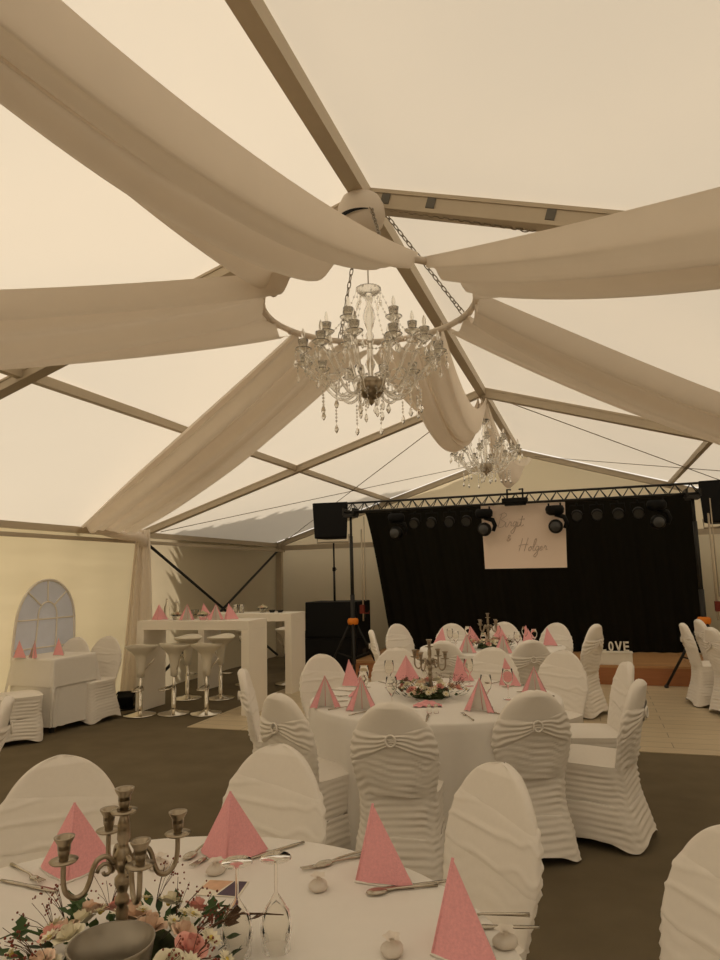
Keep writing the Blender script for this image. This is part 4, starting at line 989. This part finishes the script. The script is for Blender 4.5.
def leaf(mb, base, d, ln, wd, nrm, lobes=False, curl=.2):
    d = Vector(d).normalized(); s = d.cross(Vector(nrm)).normalized(); n_ = s.cross(d)
    w_ = (0, .55, .95, 1, .85, .55, .18, 0) if not lobes else (.1, .95, .45, .75, .35, .5, .2, 0)
    vs = []
    for k, q in enumerate(w_):
        t = k / 7; c = Vector(base) + d * ln * t - n_ * (-curl * ln * t * t)
        vs += [c - s * wd * q * .5 + n_ * wd * q * .12, c, c + s * wd * q * .5 + n_ * wd * q * .12]
    fs = []
    for k in range(7):
        for q in (0, 1): fs.append([k * 3 + q, k * 3 + q + 1, k * 3 + q + 4, k * 3 + q + 3])
    mb.add(vs, fs)
def make_arrangement(label, loc, rz, rad=.27, seed=5):
    rg = random.Random(seed); r_ = thing('flower_arrangement', label, 'flowers', loc, rz, 'flower arrangements on the tables')
    mb = MB()
    def P(i, j):
        a = 2 * PI * i / 32; t = j / 8; q = .04 + (rad - .18) * t; n_ = noise.noise((math.cos(a) * 2, math.sin(a) * 2, t * 3))
        return (q * math.cos(a), q * math.sin(a), .048 * math.sqrt(max(0, 1 - (2 * t - 1) ** 4)) + .012 * n_ + .002)
    mb.grid(P, 32, 9, cu=True); mb.build('moss_bed', MOSS, r_)
    def spot(k, n, r0, r1):
        a = 2 * PI * (k + rg.uniform(-.25, .25)) / n; q = rg.uniform(r0, r1); return a, q
    for k in range(20):
        a, q = spot(k, 20, .055 if k % 3 == 0 else .12, rad - .06); z = .085 - .06 * (q / rad) ** 2 + rg.uniform(0, .025)
        if (q * math.cos(a) - .045) ** 2 + (q * math.sin(a) + .09) ** 2 < .0135: continue
        mb = MB(); petals_rose(mb, (q * math.cos(a), q * math.sin(a), z), rg.uniform(.025, .034), rg, (math.cos(a) * q * 3, math.sin(a) * q * 3, 1)); mb.build('rose', (ROSE, PEACH, CREAM, PEACH, ROSE, CREAM, PEACH)[k % 7], r_)
    for k in range(34):
        a, q = spot(k, 34, .05 if k % 4 == 0 else .10, rad - .02); z = .09 - .07 * (q / rad) ** 2 + rg.uniform(0, .025)
        if (q * math.cos(a) - .045) ** 2 + (q * math.sin(a) + .09) ** 2 < .0125: continue
        mb = MB(); daisy(mb, (q * math.cos(a), q * math.sin(a), z), rg.uniform(.018, .030), (math.cos(a) * q * 3.5, math.sin(a) * q * 3.5, 1), rg); mb.build('white_daisy', [CREAM, YELL], r_, False)
    for k in range(86):
        a, q = spot(k, 86, .06 if k % 3 == 0 else .14, rad - .02); mb = MB(); d = Vector((math.cos(a + rg.uniform(-.8, .8)), math.sin(a + rg.uniform(-.8, .8)), rg.uniform(0, .9))); big = k % 9 == 0
        if (q * math.cos(a) - .045) ** 2 + (q * math.sin(a) + .09) ** 2 < .0115: continue
        leaf(mb, (q * math.cos(a), q * math.sin(a), .05 - .035 * (q / rad) ** 2 + rg.uniform(-.012, .02)), d, rg.uniform(.03, .05) * (1.7 if big else 1), rg.uniform(.016, .028) * (1.7 if big else 1), (0, 0, 1), k % 3 == 0); mb.build('leaf', (GREEN, DGREEN, GREEN)[k % 3], r_)
    for k in range(14):
        a, q = spot(k, 14, .12, rad - .03); mb = MB(); mb2 = MB(); b = Vector((q * math.cos(a), q * math.sin(a), .05))
        for s in range(7):
            d = Vector((math.cos(a) + rg.uniform(-.6, .6), math.sin(a) + rg.uniform(-.6, .6), rg.uniform(.45, 1.3))).normalized(); ln = rg.uniform(.05, .10)
            e = b + d * ln; mb.tube([b, b + d * ln * .5 + Vector((0, 0, .006)), e], .0007, 4)
            for w_ in range(3): p = e + Vector((rg.uniform(-1, 1), rg.uniform(-1, 1), rg.uniform(-1, 1))) * .013; mb.ball(p, rg.uniform(.002, .0034), 5, 4, mi=1)
        mb.build('berry_sprig', [STEMC, BERRY], r_)
    for k, (a, ln) in enumerate(((.62, .19), (.95, .12), (3.3, .13), (2.7, .12))):
        mb = MB(); d = Vector((math.cos(a), math.sin(a), .16)); b = Vector((.16 * math.cos(a), .16 * math.sin(a), .05)); pts = [b + d * ln * t + Vector((0, 0, .02 * math.sin(t * 4))) for t in (0, .25, .5, .75, 1)]
        mb.tube(pts, [.0032, .003, .0025, .002, .0012], 6)
        for t in (.35, .6): leaf(mb, b + d * ln * t, (math.cos(a + (1 if t < .5 else -1)), math.sin(a + (1 if t < .5 else -1)), .3), .055, .05, (0, 0, 1), True)
        mb.build('ivy_twig', GREEN if k else [STEMC], r_)
    return r_
fa = make_arrangement('ring of pink roses, white daisies and berries on the nearest table', (-1.0, 1.315, ZT), 0)
copy_tree(fa, (-1.085, 4.68, ZT), 1.9, 'low ring of flowers and greenery around the middle candelabra')
copy_tree(fa, (-1.11, 7.70, ZT), 3.6, 'low ring of flowers around the candelabra of the stage table')
root = thing('candle_bowl', 'frosted silver candle bowl set among the flowers in front of the candelabra', 'bowl', (-.955, 1.225, ZT))
mb = MB(); mb.lathe([(.001, .0), (.04, 0), (.058, .012), (.074, .055), (.083, .112), (.085, .118), (.081, .117), (.070, .055), (.054, .016), (.001, .012)], 32); mb.build('cup', mat('brushed_silver', (.33, .29, .23), 0.35, .8, var=.1), root)
mb = MB(); mb.lathe([(.001, .013), (.026, .013), (.027, .04), (.02, .043), (.001, .04)], 20); mb.build('candle', WICK, root, label='cream candle')

# ------------------------------------------------------------------ bar tables and stools
def bar_table(fl, fr, label, depth=.48, h=1.085):
    fl = Vector(fl); fr = Vector(fr); ln = (fr - fl).length; a = math.atan2(fr.y - fl.y, fr.x - fl.x)
    r_ = thing('bar_table', label, 'bar table', (fl.x, fl.y, .008), a, 'white bar tables')
    mb = MB(); mb.box((ln / 2, depth / 2, h - .055), (ln, depth, .11)); bevel(mb.build('counter_top', BARW, r_, False), .004)
    for x in (.05, ln - .05):
        mb = MB(); mb.box((x, depth / 2, (h - .11) / 2), (.10, depth, h - .11)); bevel(mb.build('leg_panel', BARW, r_, False), .004)
    return r_
bar_table((-5.41, 7.28, 0), (-3.85, 7.28, 0), 'white panel bar table in front, with three stools before it')
bar_table((-5.45, 8.75, 0), (-3.97, 8.75, 0), 'white panel bar table behind the first one')
def make_stool(label, loc, rz, h=.80):
    r_ = thing('bar_stool', label, 'stool', loc, rz, 'white bar stools')
    mb = MB(); mb.lathe([(.001, 0), (.19, 0), (.195, .006), (.18, .014), (.06, .035), (.03, .05), (.001, .05)], 28); mb.build('base', CHROME, r_)
    mb = MB(); mb.lathe([(.028, .04), (.028, .30), (.02, .30), (.02, .50)], 14); mb.build('column', CHROME, r_)
    mb = MB(); mb.tube([(.025, 0, .33), (.06, -.1, .31), (.05, -.19, .30), (0, -.22, .30), (-.05, -.19, .30), (-.06, -.1, .31), (-.025, 0, .33)], .009, 8); mb.build('footrest', CHROME, r_)
    mb = MB()
    prof = [(.028, h - .36), (.045, h - .36), (.050, h - .28), (.060, h - .18), (.078, h - .11), (.115, h - .07), (.175, h - .025), (.195, h), (.19, h + .006), (.15, h - .012), (.08, h - .028), (.001, h - .03)]
    def P(i, j):
        a = 2 * PI * i / 32; q, z = prof[j]; back = max(0, -math.sin(a)) ** 2
        return (q * math.cos(a), q * math.sin(a) * .9, z + (.035 * back if q > .18 else .01 * back if q > .13 else 0))
    mb.grid(P, 32, len(prof), cu=True); mb.build('seat', mat('white_abs', (.78, .72, .60), 0.3, var=.02), r_)
    mb = MB(); mb.tube([(.03, 0, h - .30), (.16, -.03, h - .15)], .007, 6); mb.build('lever', CHROME, r_)
    return r_
st = make_stool('white bar stool before the front bar, first by the draped post', (-5.20, 7.09, .006), .4)
for x, y, z, r_, lb in ((-4.84, 7.25, .006, -.3, 'white bar stool before the front bar, second from the draped post'), (-4.44, 7.33, .006, .2, 'white bar stool before the front bar, third from the draped post'),
                     (-5.25, 8.18, .006, 3.3, 'white bar stool between the two bar tables, by the wall brace'), (-4.80, 8.28, .006, 3.0, 'white bar stool between the two bar tables, in the middle'), (-4.36, 8.36, .012, 2.8, 'white bar stool between the two bar tables, seen past the front leg panel'),
                     (-5.0, 9.42, .006, 3.1, 'white bar stool behind the rear bar table, nearer the wall'), (-4.4, 9.55, .012, 3.2, 'white bar stool behind the rear bar table, nearer the stage')):
    copy_tree(st, (x, y, z), r_, lb)
# things on the bars
ZB = 1.094
def on_bar(u, v, rear=False):
    a = 0; o = Vector((-5.41, 7.28, 0)) if not rear else Vector((-5.45, 8.75, 0)); return (o.x + u * math.cos(a) - v * math.sin(a), o.y + u * math.sin(a) + v * math.cos(a))
for k, (u, v, kind, rz, lb) in enumerate(((.22, .14, 'front', 5, 'pink napkin on front bar table nearest the draped post'), (.62, .16, 'open', 180, 'pink and white open napkin on the front bar, next to a small bouquet'), (.74, .34, 'front', -20, 'pink napkin half behind the open one on the front bar'), (1.03, .15, 'open', 190, 'pink and white open napkin on front bar near its stage end'), (1.18, .2, 'front', -20, 'pink napkin on front bar last before the leg panel end'))):
    x, y = on_bar(u, v); napkin(x, y, ZB, .3 + D1_(rz), lb, 'napkins on the bar', kind)
def bouquet(x, y, label, seed):
    rg = random.Random(seed); r_ = thing('small_bouquet', label, 'flowers', (x, y, ZB), seed, 'small bouquets on the bars')
    mb = MB(); mb.lathe([(.001, 0), (.04, 0), (.055, .04), (.05, .045), (.001, .03)], 16); mb.build('dish', FROST, r_)
    for k in range(7):
        a = k * .9; q = .045 if k else 0; mb = MB(); petals_rose(mb, (q * math.cos(a), q * math.sin(a), .075 + .02 * (k == 0)), .03, rg, (math.cos(a) * q * 12, math.sin(a) * q * 12, 1)); mb.build('bloom', (CREAM, CREAM, PEACH)[k % 3], r_)
    for k in range(10):
        a = k * .63; mb = MB(); leaf(mb, (.03 * math.cos(a), .03 * math.sin(a), .045), (math.cos(a), math.sin(a), .15), .075, .04, (0, 0, 1)); mb.build('leaf', DGREEN, r_)
    return r_
bouquet(*on_bar(.44, .2), 'small cream bouquet on the front bar between two napkins', 1); bouquet(*on_bar(.84, .17), 'larger cream bouquet in the middle of the front bar', 2); bouquet(*on_bar(.92, .25, True), 'cream bouquet on the rear bar table', 3)
def bottle(x, y, h, label):
    r_ = thing('glass_bottle', label, 'bottle', (x, y, ZB), 0, 'bottles on the front bar'); mb = MB(); mb.lathe([(.001, 0), (.034, 0), (.036, .01), (.036, h * .55), (.014, h * .75), (.012, h * .95)], 16); mb.build('body', GLASS, r_); mb = MB(); mb.lathe([(.013, h * .94), (.013, h), (.001, h)], 10); mb.build('cap', STEEL, r_)
bottle(*on_bar(.17, .38), .26, 'clear bottle on the front bar behind its first napkin'); bottle(*on_bar(.33, .36), .22, 'shorter clear bottle on front bar between napkin and bouquet')
for u, v, lb in ((.50, .40, 'clear tumbler standing behind the small bouquet on the front bar'), (.58, .42, 'clear tumbler behind the open napkin on the front bar')):
    x, y = on_bar(u, v); glass(x, y, 0, lb, 'tumblers on the front bar', 'tumbler', ZB)
for u, lb in ((.50, 'white votive candle on rear bar, nearer the wall'), (.60, 'white votive candle on rear bar, nearer the bouquet')):
    x, y = on_bar(u, .2, True); r_ = thing('votive_candle', lb, 'candle', (x, y, ZB), 0, 'votives on the rear bar'); mb = MB(); mb.lathe([(.001, 0), (.035, 0), (.037, .12), (.033, .12), (.03, .02), (.001, .02)], 16); mb.build('holder', FROST, r_); mb = MB(); mb.lathe([(.001, .021), (.029, .021), (.029, .09), (.001, .09)], 12); mb.build('wax', WICK, r_)
for u, v, lb in ((1.08, .22, 'dark small bowl on the rear bar beside the bouquet'), (1.22, .2, 'dark small bowl on the rear bar near its stage end')):
    x, y = on_bar(u, v, True); mb = MB(); mb.lathe([(.001, 0), (.03, 0), (.05, .035), (.047, .035), (.028, .006), (.001, .006)], 16); o = mb.build('snack_bowl', DARK); o.location = (x, y, ZB); tag(o, lb, 'bowl', 'bowls on the rear bar')

# floor spot by the draped post
root = thing('floor_spotlight', 'black floor spotlight box beside the draped post', 'lamp', (-5.66, 7.42, .006), .5)
mb = MB(); mb.box((0, 0, .11), (.20, .16, .14), M=Matrix.Rotation(.35, 3, 'X')); bevel(mb.build('housing', BLACK, root, False), .015)
mb = MB(); mb.tube([(-.12, 0, .0), (-.12, 0, .16), (-.09, 0, .2), (.09, 0, .2), (.12, 0, .16), (.12, 0, 0)], .01, 6); mb.build('bracket', BLACK, root)
mb = MB(); mb.box((0, .0, .012), (.22, .12, .02)); mb.build('foot', BLACK, root, False)
mb = MB(); mb.tube([(-5.50, 7.36, .014), (-5.62, 7.2, .014), (-5.85, 7.0, .014), (-6.0, 6.9, .014)], .007, 6); o = mb.build('power_cable', BLACK); tag(o, 'thin black cable on the carpet from the floor spotlight', 'cable')
